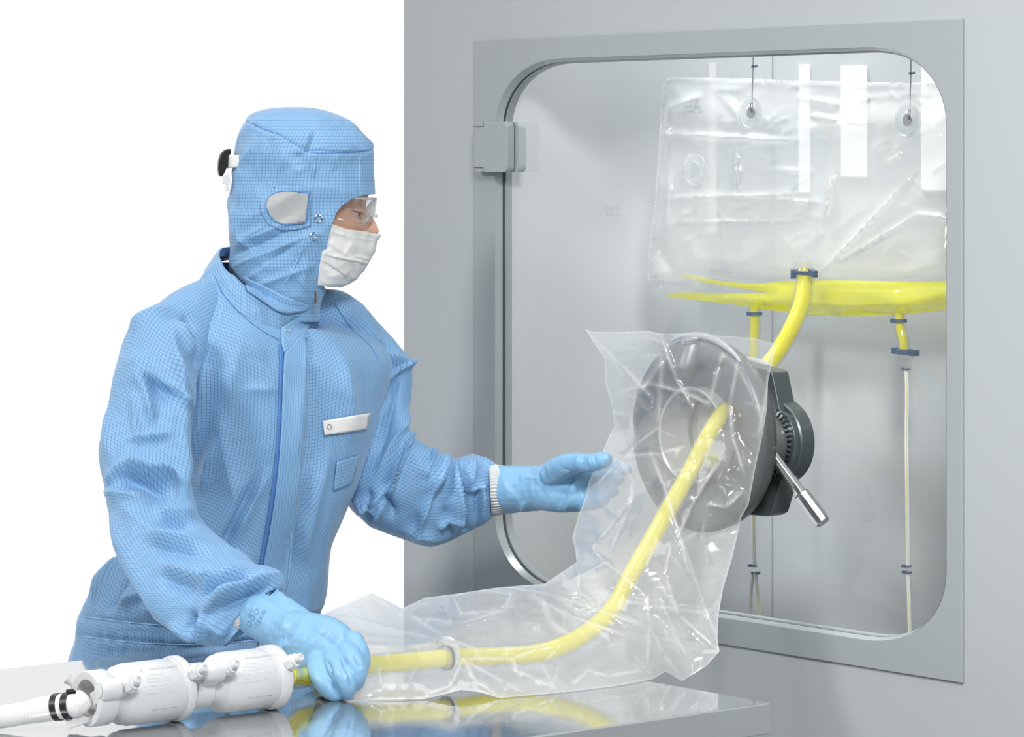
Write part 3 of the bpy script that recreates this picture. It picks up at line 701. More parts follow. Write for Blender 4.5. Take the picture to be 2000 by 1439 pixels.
# ============================================================ FILTER CAPSULES AND HOSES ON THE TABLE
AX = Vector((1, 0, 0))
A0 = P(335, 1345, 4.19)
def s_at(px):
    t = (px-HX)/F; ax_, ay_ = A0.x*VX-A0.y*VY, A0.x*VY+A0.y*VX      # camera x, depth of A0
    return (t*ay_-ax_)/(VX-t*VY)
def axp(px): return A0+AX*s_at(px)
def cyl_pt(s, ang, r):
    """ang measured from straight up, towards the camera side"""
    return A0+AX*s+Vector((0, -math.sin(ang), math.cos(ang)))*r
def cyl_text(name, txt, size, s, ang, r, m, parent, squeeze=1):
    vs, fs = text_mesh(txt, size); mb = MB()
    mb.add([cyl_pt(s+x*squeeze, ang-y/r, r) for x, y, _ in vs], fs); return mb.build(name, m, parent, smooth=False)
def valve(base, tip, parent, sc=1.0):
    d = (tip-base); L = d.length; d.normalize(); t = MB()
    t.lathe(base, d, [(-.004, .0075*sc), (L*.28, .0062*sc), (L*.30, .0085*sc), (L*.34, .0092*sc)], 20)
    v = t.build('vent_valve', M['white'], parent)
    t = MB(); t.lathe(base, d, [(L*.34, .0092*sc), (L*.36, .0100*sc), (L*.62, .0100*sc), (L*.65, .0088*sc)], 6); t.build('hex_nut', M['white'], v, smooth=False, bevel=.0008)
    t = MB(); t.lathe(base, d, [(L*.62, .0085*sc), (L*.72, .0085*sc), (L*.73, .0045*sc), (L*.86, .0042*sc), (L*.87, .0056*sc), (L*1.0, .0050*sc), (L*1.005, .003*sc), (L*.96, .0026*sc)], 20); t.build('luer_tip', M['white'], v)
RB = .0385
def capsule(label, pxs, logo):
    l0, sh, b1, fl, fr = [s_at(p) for p in pxs]
    root = empty('filter_capsule', A0+AX*((l0+fr)/2)-Vector((0, 0, .041)), label, 'filter', 'white filter capsules on the steel table')
    t = MB(); t.lathe(A0, AX, [(l0, .022), (l0+.004, .024), (sh-.006, .026), (sh, .0335), (sh+.004, .0365), (sh+.010, .0375), (b1, .0375), (b1+.002, RB), (fl-.002, RB), (fl, .0372), (fl+.003, .0372)], 96)
    body = t.build('capsule_body', M['white'], root, sharp=40)
    t = MB(); t.lathe(A0, AX, [(fl+.003, .036), (fl+.003, .0405), (fl+.005, .041), (fr-.002, .041), (fr, .0398), (fr+.001, .034), (fr+.008, .026), (fr+.014, .022), (fr+.014, .001)], 96); t.build('end_flange', M['white'], root, sharp=35)
    s0 = (b1+fl)/2
    f = abs(fl-b1)
    cyl_text('logo_print', 'sartorius stedim', .0072, s0+.012, .60, RB+.0004, M['ink'], body, .92)
    mk = MB(); c = s0-.022; mk.add([cyl_pt(c+x, .64-y/RB, RB+.0004) for x, y in ((-.003, .003), (-.001, .003), (.003, -.003), (.001, -.003))], [(0, 1, 2, 3)]); mk.build('logo_mark', M['ink'], body, smooth=False)
    cyl_text('logo_print', 'biotech', .0034, s0+.026, .52+.22, RB+.0004, M['faint2'], body)
    for i, tx in enumerate(('Sartopore 2', 'MaxiCaps 0.2 ' + 'µm', 'SN 5441307H9-00', 'Max. Pressure 5 bar / 72 psi', 'Max. Temp. 50 °C', 'Autoclave at max. 134 °C')):
        cyl_text('spec_print', tx, .0046, s0-.004, .84+i*.125, RB+.0003, M['faint2'], body)
    cyl_text('flow_print', 'Flow', .0058, s0+.004, 2.02, RB+.0004, M['ink'], body)
    for k in (-1, 1):
        d = MB(); c = s0+.004+k*.0145; d.add([cyl_pt(c-.0045, 2.01, RB+.0004), cyl_pt(c+.0045, 2.01, RB+.0004), cyl_pt(c+.0045, 2.035, RB+.0004), cyl_pt(c-.0045, 2.035, RB+.0004)], [(0, 1, 2, 3)]); d.build('flow_dash', M['greyplastic'], body, smooth=False)
    return root
M['faint2'] = mat('pale_ink', (.66, .67, .675), .6)
c1 = capsule('white filter capsule nearer the braided white hose', (205, 224, 240, 330, 350), 1)
c2 = capsule('white filter capsule beside the gloved hand, at the yellow tube', (396, 417, 430, 512, 538), 1)
def vpt(px, py, Y): return P(px, py, Y)
for (bx, by, tx_, ty_, root) in ((238, 1349, 272, 1326, c1), (366, 1322, 401, 1303, c1), (430, 1313, 464, 1295, c2), (553, 1303, 588, 1282, c2)):
    Yb = pxy(axp(bx))[2]-.030; valve(P(bx, by, Yb), P(tx_, ty_, Yb-.022), root, 1.0)
# clamps: one open-faced at the hose end, one between the capsules
def clamp(label, px0, px1, r, kpx, kpy, hollow):
    a, b = s_at(px0), s_at(px1); root = empty('pipe_clamp', A0+AX*((a+b)/2)-Vector((0, 0, .04)), label, 'clamp', 'white pipe clamps on the filters'); t = MB()
    if hollow: t.lathe(A0, AX, [(a, r-.003), (a, r), (a+.002, r+.001), (b-.002, r+.001), (b, r), (b, .020), (b-.004, .016), (a+.012, .0185), (a+.006, r-.010), (a+.001, r-.0095)], 64, closed=True)
    else: t.lathe(A0, AX, [(a, r-.004), (a+.001, r), (b-.001, r), (b, r-.004), (b, .021), (a, .021)], 64, closed=True)
    t.build('clamp_band', M['white'], root, sharp=40)
    Yk = pxy(axp(kpx))[2]-r-.004 if False else pxy(axp((px0+px1)/2))[2]-.030
    k = P(kpx, kpy, Yk); t = MB(); t.lathe(k, AX, [(-.002, .0105), (-.001, .0118), (0.0, .012), (0.002, .0132), (.024, .0132), (.026, .011)], 32); kn = t.build('clamp_nut', M['white'], root)
    t = MB(); t.lathe(k-AX*.0025, -AX, [(0, .0085), (.001, .0085), (.0013, .0075)], 32); t.build('screw_end', M['white'], kn)
    ctr = A0+AX*((a+b)/2); d = (k+AX*.012-ctr); 
    t = MB(); t.box(ctr+d*.62+Vector((0, 0, -.004)), AX*(abs(b-a)/2*.9), d.normalized()*.012, Vector((0, d.z, -d.y)).normalized()*.009); t.build('clamp_lug', M['white'], root, bevel=.003)
    return root, ctr
k1, ct1 = clamp('white pipe clamp with wing arms around the braided hose end', 168, 204, .0335, 196, 1349, True)
k2, ct2 = clamp('white pipe clamp between the two filter capsules', 362, 396, .0290, 399, 1313, False)
t = MB()
w0 = P(150, 1352, pxy(ct1)[2]+.035); t.tube([w0+Vector((.012, 0, -.006)), P(149, 1345, pxy(w0)[2]), P(141, 1333, pxy(w0)[2]), P(131, 1325, pxy(w0)[2])], [.007, .0055, .0045, .007], 12)
t.build('wing_arm', M['white'], k1)
t = MB(); f0 = P(150, 1405, pxy(ct1)[2]-.012); t.add([P(125, 1405, 4.10), P(152, 1390, 4.10), P(186, 1408, 4.11), P(152, 1418, 4.10), P(133, 1425, 4.09), P(125, 1405, 4.125), P(152, 1390, 4.125), P(186, 1408, 4.135), P(152, 1418, 4.125), P(133, 1425, 4.115)], [(0, 1, 2, 3, 4), (5, 9, 8, 7, 6), (0, 5, 6, 1), (1, 6, 7, 2), (2, 7, 8, 3), (3, 8, 9, 4), (4, 9, 5, 0)])
t.build('clamp_foot', M['white'], k1, bevel=.002)
# braided hose
M['hose'] = mat('braided_hose', (.80, .80, .80), .22)
def braid(m):
    t = m.node_tree; b = t.nodes['Principled BSDF']; uv = t.nodes.new('ShaderNodeUVMap'); hs = []
    for sgn in (1, -1):
        mp = t.nodes.new('ShaderNodeMapping'); mp.inputs['Rotation'].default_value = (0, 0, sgn*.9); t.links.new(uv.outputs[0], mp.inputs[0])
        w = t.nodes.new('ShaderNodeTexWave'); w.inputs['Scale'].default_value = 80; t.links.new(mp.outputs[0], w.inputs[0]); hs.append(w)
    mx = t.nodes.new('ShaderNodeMath'); mx.operation = 'MAXIMUM'; t.links.new(hs[0].outputs['Fac'], mx.inputs[0]); t.links.new(hs[1].outputs['Fac'], mx.inputs[1])
    c = t.nodes.new('ShaderNodeMix'); c.data_type = 'RGBA'; c.inputs[6].default_value = (.72, .73, .73, 1); c.inputs[7].default_value = (.84, .84, .84, 1)
    t.links.new(mx.outputs[0], c.inputs[0]); t.links.new(c.outputs[2], b.inputs['Base Color']); b.inputs['Coat Weight'].default_value = .6
braid(M['hose'])
Yh = pxy(axp(150))[2]
hp = spline([list(P(-700, 1420, 4.06)), list(P(-400, 1408, 4.09)), list(P(-160, 1404, 4.10)), list(P(-60, 1403, 4.11)), list(P(0, 1400, 4.12)), list(P(60, 1390, 4.12)), list(P(110, 1381, 4.11)), list(P(150, 1375, Yh)), list(axp(163))], 150)
def tube_grid(name, pts, rad, nc, m, parent=None, caps=False):
    pts = np.array(pts); n = len(pts); T = np.gradient(pts, axis=0); T /= np.linalg.norm(T, axis=1, keepdims=True)
    U = np.cross(T, [0, 0, 1.0]); U /= np.linalg.norm(U, axis=1, keepdims=True); Wv = np.cross(T, U); rad = np.broadcast_to(rad, (n,))
    ph = np.linspace(0, 2*math.pi, nc+1)
    V = pts[:, None]+rad[:, None, None]*(U[:, None]*np.cos(ph)[None, :, None]+Wv[:, None]*np.sin(ph)[None, :, None])
    return grid_mesh(name, V, m, parent, wrap=True, caps=caps)
hr = np.interp(np.arange(150), [0, 126, 134, 140, 144, 149], [.0140, .0140, .0158, .0160, .0150, .0140])
hose = tube_grid('braided_hose', hp, hr, 32, M['hose'], caps=True); tagr(hose, 'white braided hose leading off to the left from the filters', 'hose')
for k, i in enumerate((139, 143)):
    c = Vector(hp[i]); d = (Vector(hp[i+1])-Vector(hp[i-1])).normalized(); t = MB(); t.lathe(c, d, [(-.0040, .0146), (-.0040, .0170), (.0040, .0170), (.0040, .0146)], 36, closed=True)
    if k == 1: t.box(c+(P(pxy(c)[0]+4, pxy(c)[1]-24, pxy(c)[2]-.004)-c), d*.005, Vector((0, .003, .001)), Vector((0, 0, .004)))
    t.build('cable_tie', M['black'], hose)
# yellow tube: from the bag port, through the transfer port, down to the filter
yt = empty('yellow_tube', P(1150, 1240, 4.58), 'clear tube full of yellow liquid from the hanging bag to the filter', 'tube')
DT = DBAG-.052
path = [W(1570, 528, DT), W(1572, 548, DT-.004), W(1566, 590, DT-.02), W(1546, 640, DT-.045), W(1520, 685, DT-.07), W(1480, 735, DT-.11), W(1440, 778, WALL-.01),
        W(1412, 806, WALL-.095), W(1385, 848, WALL-.14), W(1352, 912, WALL-.165), P(1325, 960, 4.745), P(1290, 1022, 4.72), P(1225, 1135, 4.655), P(1195, 1190, 4.62), P(1150, 1232, 4.585), P(1095, 1262, 4.555), P(1040, 1276, 4.545), P(960, 1281, 4.53), P(880, 1284, 4.50), P(800, 1292, 4.47), P(715, 1300, 4.445), P(640, 1312, 4.42), P(585, 1322, 4.37), axp(560)]
tp = spline([list(p) for p in path], 220)
tube_grid('outer_tube', tp, .0148, 32, M['cleartube'], yt)
tube_grid('liquid', tp, .0118, 28, M['yellow'], yt, caps=True)
t = MB(); t.lathe(W(1570, 526, DT), (0, 0, -1), [(-.012, .010), (0, .0165), (.012, .0165), (.014, .015)], 28); t.build('bag_fitting', M['cleartube'], yt)
o = W(1569, 531, DT); t = MB(); t.lathe(o, (0, -.1, 1), [(-.0028, .0165), (-.0028, .0195), (.0028, .0195), (.0028, .0165)], 36, closed=True); t.box(W(1553, 536, DT-.012), (0, .0055, -.002), (.005, 0, 0), (0, 0, .005)); t.box(W(1588, 533, DT-.012), (0, .0055, .002), (.005, 0, 0), (0, 0, .005)); t.build('cable_tie', M['darkblue'], yt, bevel=.001)
i = int(np.argmin([abs(pxy(p)[0]-868) + (0 if pxy(p)[1] > 1200 else 999) for p in tp])); c = Vector(tp[i]); d = (Vector(tp[i+1])-Vector(tp[i-1])).normalized(); d = -d if d.dot(RGT) < 0 else d
cd = (d+FWD*.25).normalized()
t = MB(); t.lathe(c, cd, [(-.006, .0149), (-.004, .017), (0, .0175), (.0005, .015)], 40); t.build('tube_collar', M['clear'], yt)
t = MB(); t.lathe(c, cd, [(.0005, .0149), (.0005, .0172), (.0030, .0172), (.0030, .0149)], 40, closed=True); t.build('o_ring', M['black'], yt)
t = MB(); t.lathe(c+Vector((0, 0, .006)), cd, [(.0035, .015), (.0035, .0225), (.0065, .0225), (.0065, .015)], 48, closed=True); t.build('passage_disc', M['white'], yt)
# grey end fitting lying under the hand
g0 = P(612, 1352, 4.385); t = MB(); t.lathe(P(622, 1339.5, 4.375), AX+Vector((0, .0, 0)), [(0, .001), (0, .0135), (.002, .0155), (.03, .0155), (.032, .012), (.040, .012)], 32); ge = t.build('end_fitting', M['greyplastic']); tagr(ge, 'grey round end fitting lying under the gloved fist on the table', 'fitting')
t = MB(); t.lathe(P(622, 1339.5, 4.375), AX, [(-.001, .0088), (.0006, .0095)], 28); t.build('bore', M['gasket'], ge)

# ============================================================ CLEAR TRANSFER BAG
out = [(1143, 642), (1160, 648), (1215, 648), (1262, 646), (1296, 652), (1330, 651), (1400, 655), (1470, 660), (1512, 671), (1512, 690), (1500, 745), (1498, 800), (1489, 850), (1476, 910), (1462, 985), (1448, 1010), (1430, 1090), (1412, 1150), (1404, 1196), (1401, 1245), (1405, 1272), (1380, 1300), (1332, 1330), (1300, 1311), (1275, 1326), (1200, 1340), (1100, 1352), (975, 1363), (940, 1352), (900, 1347), (830, 1365), (700, 1366), (676, 1368), (640, 1345), (585, 1318), (560, 1300), (590, 1225), (640, 1195), (680, 1178), (725, 1158), (755, 1172), (785, 1188), (830, 1167), (900, 1158), (965, 1148), (1020, 1143), (1064, 1140), (1090, 1122), (1126, 1098), (1124, 1075), (1118, 1050), (1130, 1005), (1142, 975), (1150, 940), (1176, 885), (1190, 850), (1200, 832), (1196, 795), (1183, 752), (1180, 700), (1160, 670)]
def YB(px, D): return YD(px, D)
fc = [(1143, 642, YB(1143, 3.30)), (1200, 700, YB(1200, 3.285)), (1320, 650, YB(1320, 3.275)), (1420, 660, YB(1420, 3.285)), (1512, 671, YB(1512, 3.29)), (1512, 760, YB(1512, 3.285)), (1480, 900, YB(1480, 3.28)), (1350, 760, YB(1350, 3.275)), (1420, 840, YB(1420, 3.275)), (1240, 850, YB(1240, 3.27)), (1190, 900, YB(1190, 3.245)), (1150, 960, YB(1150, 3.235)), (1120, 1050, YB(1120, 3.19)), (1440, 1050, YB(1440, 3.25)), (1330, 1000, 4.69),
      (1402, 1195, YB(1402, 3.19)), (1405, 1275, YB(1405, 3.15)), (1332, 1330, YB(1332, 3.10)), (1290, 1022, 4.67), (1225, 1135, 4.60), (1120, 1100, 4.80), (1300, 930, 4.72), (1280, 1325, 4.53), (975, 1362, 4.372), (830, 1365, 4.36), (690, 1366, 4.357), (1150, 1345, 4.445),
      (1150, 1235, 4.53), (1040, 1270, 4.485), (960, 1275, 4.47), (870, 1262, 4.47), (760, 1290, 4.42), (640, 1310, 4.395), (720, 1240, 4.52), (725, 1158, 4.70), (640, 1195, 4.64), (785, 1188, 4.70), (900, 1158, 4.74), (1064, 1140, 4.76), (1300, 1230, 4.60), (560, 1300, 4.42), (590, 1225, 4.56)]
bc = [(x, y, Y+.06) for x, y, Y in fc if y < 1000]+[(1120, 1050, YB(1120, 3.21)), (1290, 1022, 4.80), (1225, 1135, 4.80), (1402, 1195, YB(1402, 3.20)), (1405, 1275, YB(1405, 3.16)), (1332, 1330, YB(1332, 3.105)), (1150, 1200, 4.78), (725, 1158, 4.72), (785, 1188, 4.74), (900, 1158, 4.77), (1064, 1140, 4.79), (640, 1195, 4.68), (900, 1230, 4.80), (1050, 1240, 4.82), (560, 1300, 4.5), (1280, 1325, 4.54), (1440, 1050, YB(1440, 3.27)), (1300, 1250, 4.75), (975, 1362, 4.375), (690, 1366, 4.36), (830, 1365, 4.362)]
creases = [[(1143, 642), (1210, 710), (1275, 780)], [(1290, 655), (1320, 740), (1355, 800)], [(1205, 770), (1270, 750), (1340, 768), (1385, 790)], [(1385, 790), (1405, 710), (1412, 690)], [(1240, 868), (1285, 835), (1290, 760), (1292, 690)],
           [(1442, 700), (1425, 790), (1430, 850), (1455, 930)], [(1500, 745), (1480, 860)], [(1200, 890), (1290, 885), (1340, 870)], [(1270, 880), (1300, 960), (1330, 1050), (1345, 1120)], [(1400, 905), (1350, 990), (1320, 1060)], [(1385, 985), (1420, 990), (1450, 960)],
           [(1150, 960), (1210, 900), (1236, 940), (1225, 1000), (1190, 1080)], [(1240, 960), (1200, 1020), (1165, 1060)], [(1160, 1060), (1158, 1075), (1210, 1120), (1265, 1165), (1270, 1200)], [(1285, 1130), (1325, 1200), (1400, 1265)], [(1330, 1045), (1375, 1180), (1402, 1245)], [(1290, 1165), (1315, 1235), (1345, 1285)], [(1268, 1225), (1300, 1280), (1332, 1328)], [(1265, 1170), (1270, 1225), (1265, 1300)],
           [(978, 1145), (1080, 1160), (1180, 1195), (1265, 1225)], [(1030, 1158), (1120, 1205), (1225, 1242)], [(785, 1188), (870, 1245), (940, 1270), (1060, 1262)], [(725, 1160), (800, 1205), (905, 1215), (985, 1190)], [(640, 1200), (720, 1215), (860, 1250), (900, 1265)], [(700, 1260), (790, 1262), (850, 1255)],
           [(905, 1285), (930, 1330), (975, 1360)], [(905, 1285), (880, 1340), (820, 1362)], [(905, 1285), (1000, 1285), (1060, 1262)], [(910, 1290), (990, 1335), (1020, 1350)], [(1000, 1285), (1010, 1310), (1045, 1325), (1090, 1345)], [(1120, 1335), (1150, 1310), (1190, 1320), (1260, 1310)], [(1088, 1110), (1110, 1135), (1160, 1110), (1190, 1095)], [(1130, 1110), (1130, 1150), (1165, 1185)], [(885, 1165), (920, 1150), (1000, 1160), (985, 1190), (900, 1198), (885, 1165)],
           [(1180, 800), (1230, 810), (1240, 868), (1215, 905)], [(1300, 700), (1240, 780), (1205, 770)], [(740, 1300), (745, 1345), (700, 1364)], [(1060, 1165), (1075, 1210), (1110, 1240)], [(1325, 1200), (1300, 1120), (1310, 1060)]]
cx, ct = sheet_tris(out, 4.6, 11, lines=creases); ced = edge_dist(out, cx)
cz = np.array([crumple([(x/400, y/400, 0)], 3.2, seed=15)[0]*.0040+crumple([(x/400, y/400, .5)], 8, seed=19)[0]*.0012+crumple([(x/400, y/400, .9)], 20, seed=23)[0]*.0003 for x, y in cx])
rnd = random.Random(5); fl_ = []
for ln in creases:
    a = rnd.uniform(3.2, 5.5)*(.7 if ln[0][1] > 1130 else 1)
    for p, q in zip(ln[:-1], ln[1:]): fl_.append((*p, *q, 4.5, a, .3)); fl_.append((*p, *q, 16, a*.9, .5))
nmain = len(fl_)
for _ in range(70):
    k = rnd.randrange(len(cx)); x, y = cx[k]; an = rnd.uniform(0, 3.14); L = rnd.uniform(20, 60); fl_.append((x, y, x+L*math.cos(an), y+L*math.sin(an), rnd.uniform(2.5, 4), rnd.choice((-1, 1))*rnd.uniform(1, 2.4), .3))
fd = folds_disp(cx[:, 0], cx[:, 1], fl_)
Yf = tps(fc)(cx[:, 0], cx[:, 1]); Yk = tps(bc)(cx[:, 0], cx[:, 1])
wh = np.clip(folds_disp(cx[:, 0], cx[:, 1], [(*f[:4], 2.6, .55) for f in fl_[:nmain:2]]+[(*f[:4], 2.2, .3) for f in fl_[nmain:]])*1000+.45*np.exp(-(ced/2.6)**2), 0, 1)  # highlight lines painted white along the creases, plus a pale rim
eb = smooth01(0, 22, ced)
Yf = Yf-(fd+cz)*(.35+.65*eb); Yk = np.maximum(Yk+(cz[::-1]*.6)*eb, Yf+.0015+.003*eb)
# nothing sinks into the table or the port face
yt_ = (CZ-TZ)*F/(cx[:, 1]-HY)
ontab = np.array([(lambda p: p.x < tx1+.004 and ty0-.004 < p.y < ty0+tw+.004)(P(x, y, min(Y, q))) if y > 1100 else False for (x, y), Y, q in zip(cx, Yk, np.where(cx[:, 1] > 1100, yt_, 9))])
lim = np.where(ontab, yt_-.004, 99.0)
Yk = np.minimum(Yk, lim); Yf = np.minimum(Yf, lim-.004)
DF = WALL-.013-.113-.012
inport = (cx[:, 1] < 1040)
lf = np.array([YD(x, DF) for x in cx[:, 0]])
Yf = np.where(inport, np.minimum(Yf, lf), Yf)
bag = empty('clear_transfer_bag', P(1100, 1345, 4.4), 'crumpled clear plastic bag over the port, trailing across the steel table', 'plastic bag')
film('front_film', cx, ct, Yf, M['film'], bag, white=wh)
discpoly = [(1196, 795), (1230, 700), (1300, 645), (1520, 655), (1520, 1000), (1470, 1020), (1380, 1050), (1300, 1030), (1248, 960), (1228, 880)]
ct2 = [t for t in ct if not in_poly(discpoly, *cx[list(t)].mean(axis=0))]
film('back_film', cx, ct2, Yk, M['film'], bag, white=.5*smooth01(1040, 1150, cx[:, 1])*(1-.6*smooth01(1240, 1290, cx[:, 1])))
# ============================================================ PERSON
th_ = math.radians(38); FR = c2w(math.sin(th_), -math.cos(th_), 0); LF = c2w(math.cos(th_), math.sin(th_), 0)
npv = lambda v: np.array([v[0], v[1], v[2]])
person = empty('person', P(430, 1290, 5.03)*1.0, 'person in a blue hooded cleanroom coverall holding a tube and a clear bag', 'person')
person.location.z = 0
BASE = person
# ---- torso of the coverall
ts = [(540, 455, 628, 5.01, .078), (565, 425, 655, 5.01, .088), (592, 385, 690, 5.01, .098), (620, 348, 722, 5.015, .108), (660, 318, 752, 5.02, .118), (720, 308, 760, 5.02, .126), (790, 325, 742, 5.02, .130), (860, 338, 722, 5.02, .132), (940, 335, 696, 5.02, .132),
      (1000, 300, 668, 5.02, .132), (1060, 262, 642, 5.025, .134), (1100, 218, 636, 5.03, .138), (1150, 186, 634, 5.03, .140), (1188, 168, 628, 5.03, .138), (1203, 163, 622, 5.03, .132), (1222, 160, 622, 5.03, .134), (1240, 158, 618, 5.03, .131), (1262, 150, 622, 5.03, .138), (1290, 143, 627, 5.03, .142), (1350, 132, 632, 5.03, .146), (1420, 138, 622, 5.03, .14)]
def torso_grid(ts, nr, nc, ex=2.35):
    K = spline(ts, nr); C, E, D = [], [], []
    for y, xl, xr, Y, b in K:
        w = (xr-xl)/2/F*Y; a = math.sqrt(max(w*w-(b*math.sin(th_))**2, 1e-5))/math.cos(th_)*.965
        C.append(npv(P((xl+xr)/2, y, Y))); E.append(npv(LF)*a); D.append(-npv(FR)*b)
    return np.array(C), ring_loft(np.array(C), np.array(E), np.array(D), nc, ex)
Ct, Vt = torso_grid(ts, 260, 300)
tf = [(480, 760, 545, 760, 10, 1.5), (400, 720, 388, 900, 14, 5, .4), (430, 800, 470, 1010, 22, 5, .3), (500, 930, 420, 1090, 16, -9, -.5), (520, 930, 455, 1060, 20, 7, .4), (425, 860, 400, 960, 12, 5), (590, 750, 580, 900, 16, 3), (665, 700, 690, 860, 20, 5), (600, 690, 680, 790, 20, 3), (640, 880, 590, 1080, 18, 5, .4),
      (600, 950, 560, 1130, 12, -4), (640, 960, 610, 1150, 16, 4), (590, 1000, 600, 1180, 10, 3), (470, 1080, 500, 1150, 14, 4), (440, 640, 520, 700, 20, 3), (470, 660, 440, 800, 18, 3),
      (330, 590, 420, 600, 10, 3), (240, 1080, 185, 1170, 9, 9, .5), (262, 1100, 210, 1190, 10, -7), (215, 1090, 180, 1190, 9, 5), (320, 1150, 230, 1185, 14, 8, .4), (340, 1120, 262, 1160, 14, -6), (350, 1190, 270, 1192, 10, 4), (270, 1110, 300, 1180, 10, 4), (400, 1180, 350, 1200, 8, 3)]
rnd = random.Random(3)
for x in range(175, 620, 17): 
    tf.append((x+rnd.uniform(-5, 5), 1180+rnd.uniform(-8, 4), x+rnd.uniform(-8, 8), 1212, rnd.uniform(4, 7), rnd.uniform(1.5, 3.5)))
    tf.append((x+rnd.uniform(-5, 5), 1236, x+rnd.uniform(-10, 10), 1275+rnd.uniform(-8, 12), rnd.uniform(4, 7), rnd.uniform(1.5, 3.5)))
tf += [(165, 1206, 400, 1232, 5, -4), (400, 1232, 630, 1200, 5, -4), (160, 1243, 380, 1262, 5, -5), (380, 1262, 622, 1238, 5, -5)]
tf = [(*f[:5], f[5]*(2.6 if f[4] > 9 else 1.1), *f[6:]) for f in tf]
# the neckline: the torso's upper rows run into the tilted ring the collar is sewn to
def collar_ring(c, Y, e1, e2, dd, n=721, k=1.0):
    c3 = npv(P(c[0], c[1], Y)); E = (npv(P(c[0]+e1[0], c[1]+e1[1], Y))-c3)*k; D = (npv(P(c[0]+e2[0], c[1]+e2[1], Y+dd))-c3)*k
    a = np.linspace(-math.pi, math.pi, n); R_ = E[None]*np.cos(a)[:, None]+D[None]*np.sin(a)[:, None]; an = np.arctan2(R_[:, 1], R_[:, 0]); o = np.argsort(an); return c3, R_[o], an[o]
c3, R_, an = collar_ring((510, 586), 5.0, (104, 66), (-42, 40), -.108, k=.985)
yr_ = spline(ts, 260)[:, 0]
for i in range(260):
    if yr_[i] > 720: break
    w = 1-smooth01(545, 715, yr_[i]); dd_ = Vt[i]-Ct[i]; aa = np.arctan2(dd_[:, 1], dd_[:, 0])
    ring = np.stack([np.interp(aa, an, R_[:, k_], period=2*math.pi) for k_ in range(3)], 1)+c3
    Vt[i] = Vt[i]*(1-w)+ring*w
Bt = Vt.copy()
Vt = displace(Vt, tf, [(.0034, 7, (1, 1, .45), 1), (.0006, 24, (1, 1, .5), 2)], Vt-Ct[:, None])
cover = grid_mesh('coverall', Vt, M['suit'], person, wrap=True, base=Bt)
tbvh = bvh_of([cover])
# ---- sleeves (sub-parts of the coverall)
def sleeve(name, secs, nr, nc, folds, nz, thick=.9, close=False):
    K = spline(secs, nr); C, E, D = [], [], []
    for ax_, ay_, bx_, by_, Y, k in K:
        a, b = npv(P(ax_, ay_, Y)), npv(P(bx_, by_, Y)); C.append((a+b)/2); e = (b-a)/2; E.append(e)
        C_ = (a+b)/2; v = C_-np.array([0, 0, CZ]); v /= np.linalg.norm(v); D.append(v*np.linalg.norm(e)*k)
    C = np.array(C); D = np.array(D)
    # tilt the depth axis so rings stay square to the limb
    T = np.gradient(C, axis=0); T /= np.linalg.norm(T, axis=1, keepdims=True)
    D2 = D-T*(D*T).sum(axis=1, keepdims=True); D2 = D2/np.linalg.norm(D2, axis=1, keepdims=True)*np.linalg.norm(D, axis=1, keepdims=True)
    D = .6*D+.4*D2
    V = ring_loft(C, np.array(E), D, nc, 2.1)
    B = V.copy(); V = displace(V, folds, nz, V-C[:, None])
    return grid_mesh(name, V, M['suit'], cover, wrap=True, base=B)
near = [(420, 545, 470, 640, 4.97, .9), (385, 553, 428, 668, 4.93, .9), (325, 580, 412, 690, 4.90, .9), (272, 620, 403, 712, 4.87, .9), (247, 665, 393, 735, 4.85, .9), (232, 715, 387, 765, 4.83, .88), (218, 775, 374, 805, 4.81, .85), (205, 840, 369, 845, 4.79, .82), (196, 890, 367, 890, 4.77, .8), (196, 935, 368, 928, 4.75, .8), (203, 985, 378, 968, 4.73, .8),
        (214, 1035, 398, 1010, 4.70, .78), (236, 1085, 428, 1046, 4.67, .76), (262, 1135, 462, 1078, 4.64, .74), (296, 1190, 495, 1100, 4.60, .7), (325, 1228, 520, 1108, 4.575, .66), (360, 1248, 543, 1120, 4.555, .62), (395, 1255, 550, 1136, 4.54, .56), (418, 1256, 545, 1148, 4.53, .50), (438, 1254, 530, 1156, 4.525, .5), (450, 1246, 506, 1166, 4.522, .5), (456, 1232, 482, 1180, 4.52, .5)]
nf = [(345, 630, 390, 700, 12, 10, .5), (330, 640, 350, 760, 12, 6), (365, 620, 400, 720, 9, -9), (280, 735, 350, 780, 14, -9, .5), (270, 690, 275, 760, 20, 5), (282, 735, 300, 830, 10, 7, .5), (315, 745, 372, 800, 9, 6), (330, 690, 375, 790, 12, 5), (250, 640, 330, 600, 14, 4), (262, 770, 268, 860, 8, 4), (255, 860, 330, 850, 6, 6, .4), (345, 740, 360, 850, 8, 4),
      (245, 905, 345, 940, 12, 15, .6), (240, 930, 330, 962, 18, -12), (205, 960, 290, 985, 14, 9), (212, 945, 245, 905, 10, 8), (300, 920, 345, 935, 7, 6), (310, 1000, 385, 1000, 12, 8, .3), (310, 1020, 380, 1025, 10, -7), (225, 980, 350, 1080, 16, 4), (300, 1050, 400, 1060, 14, 8, .4), (300, 1070, 400, 1085, 14, -8), (215, 1010, 300, 1200, 16, 4), (320, 1110, 420, 1140, 12, 9, .5), (320, 1130, 400, 1150, 14, -8),
      (385, 1148, 490, 1112, 10, 9, .5), (400, 1166, 500, 1125, 8, -9), (405, 1180, 540, 1125, 9, 10, .4), (410, 1196, 520, 1148, 7, -8), (390, 1250, 395, 1200, 9, 9, .4), (395, 1200, 470, 1155, 9, 8), (370, 1240, 375, 1190, 9, -8), (410, 1215, 440, 1240, 8, 6), (330, 1220, 380, 1250, 10, 5), (350, 830, 365, 960, 10, 4), (215, 800, 210, 900, 10, 3)]
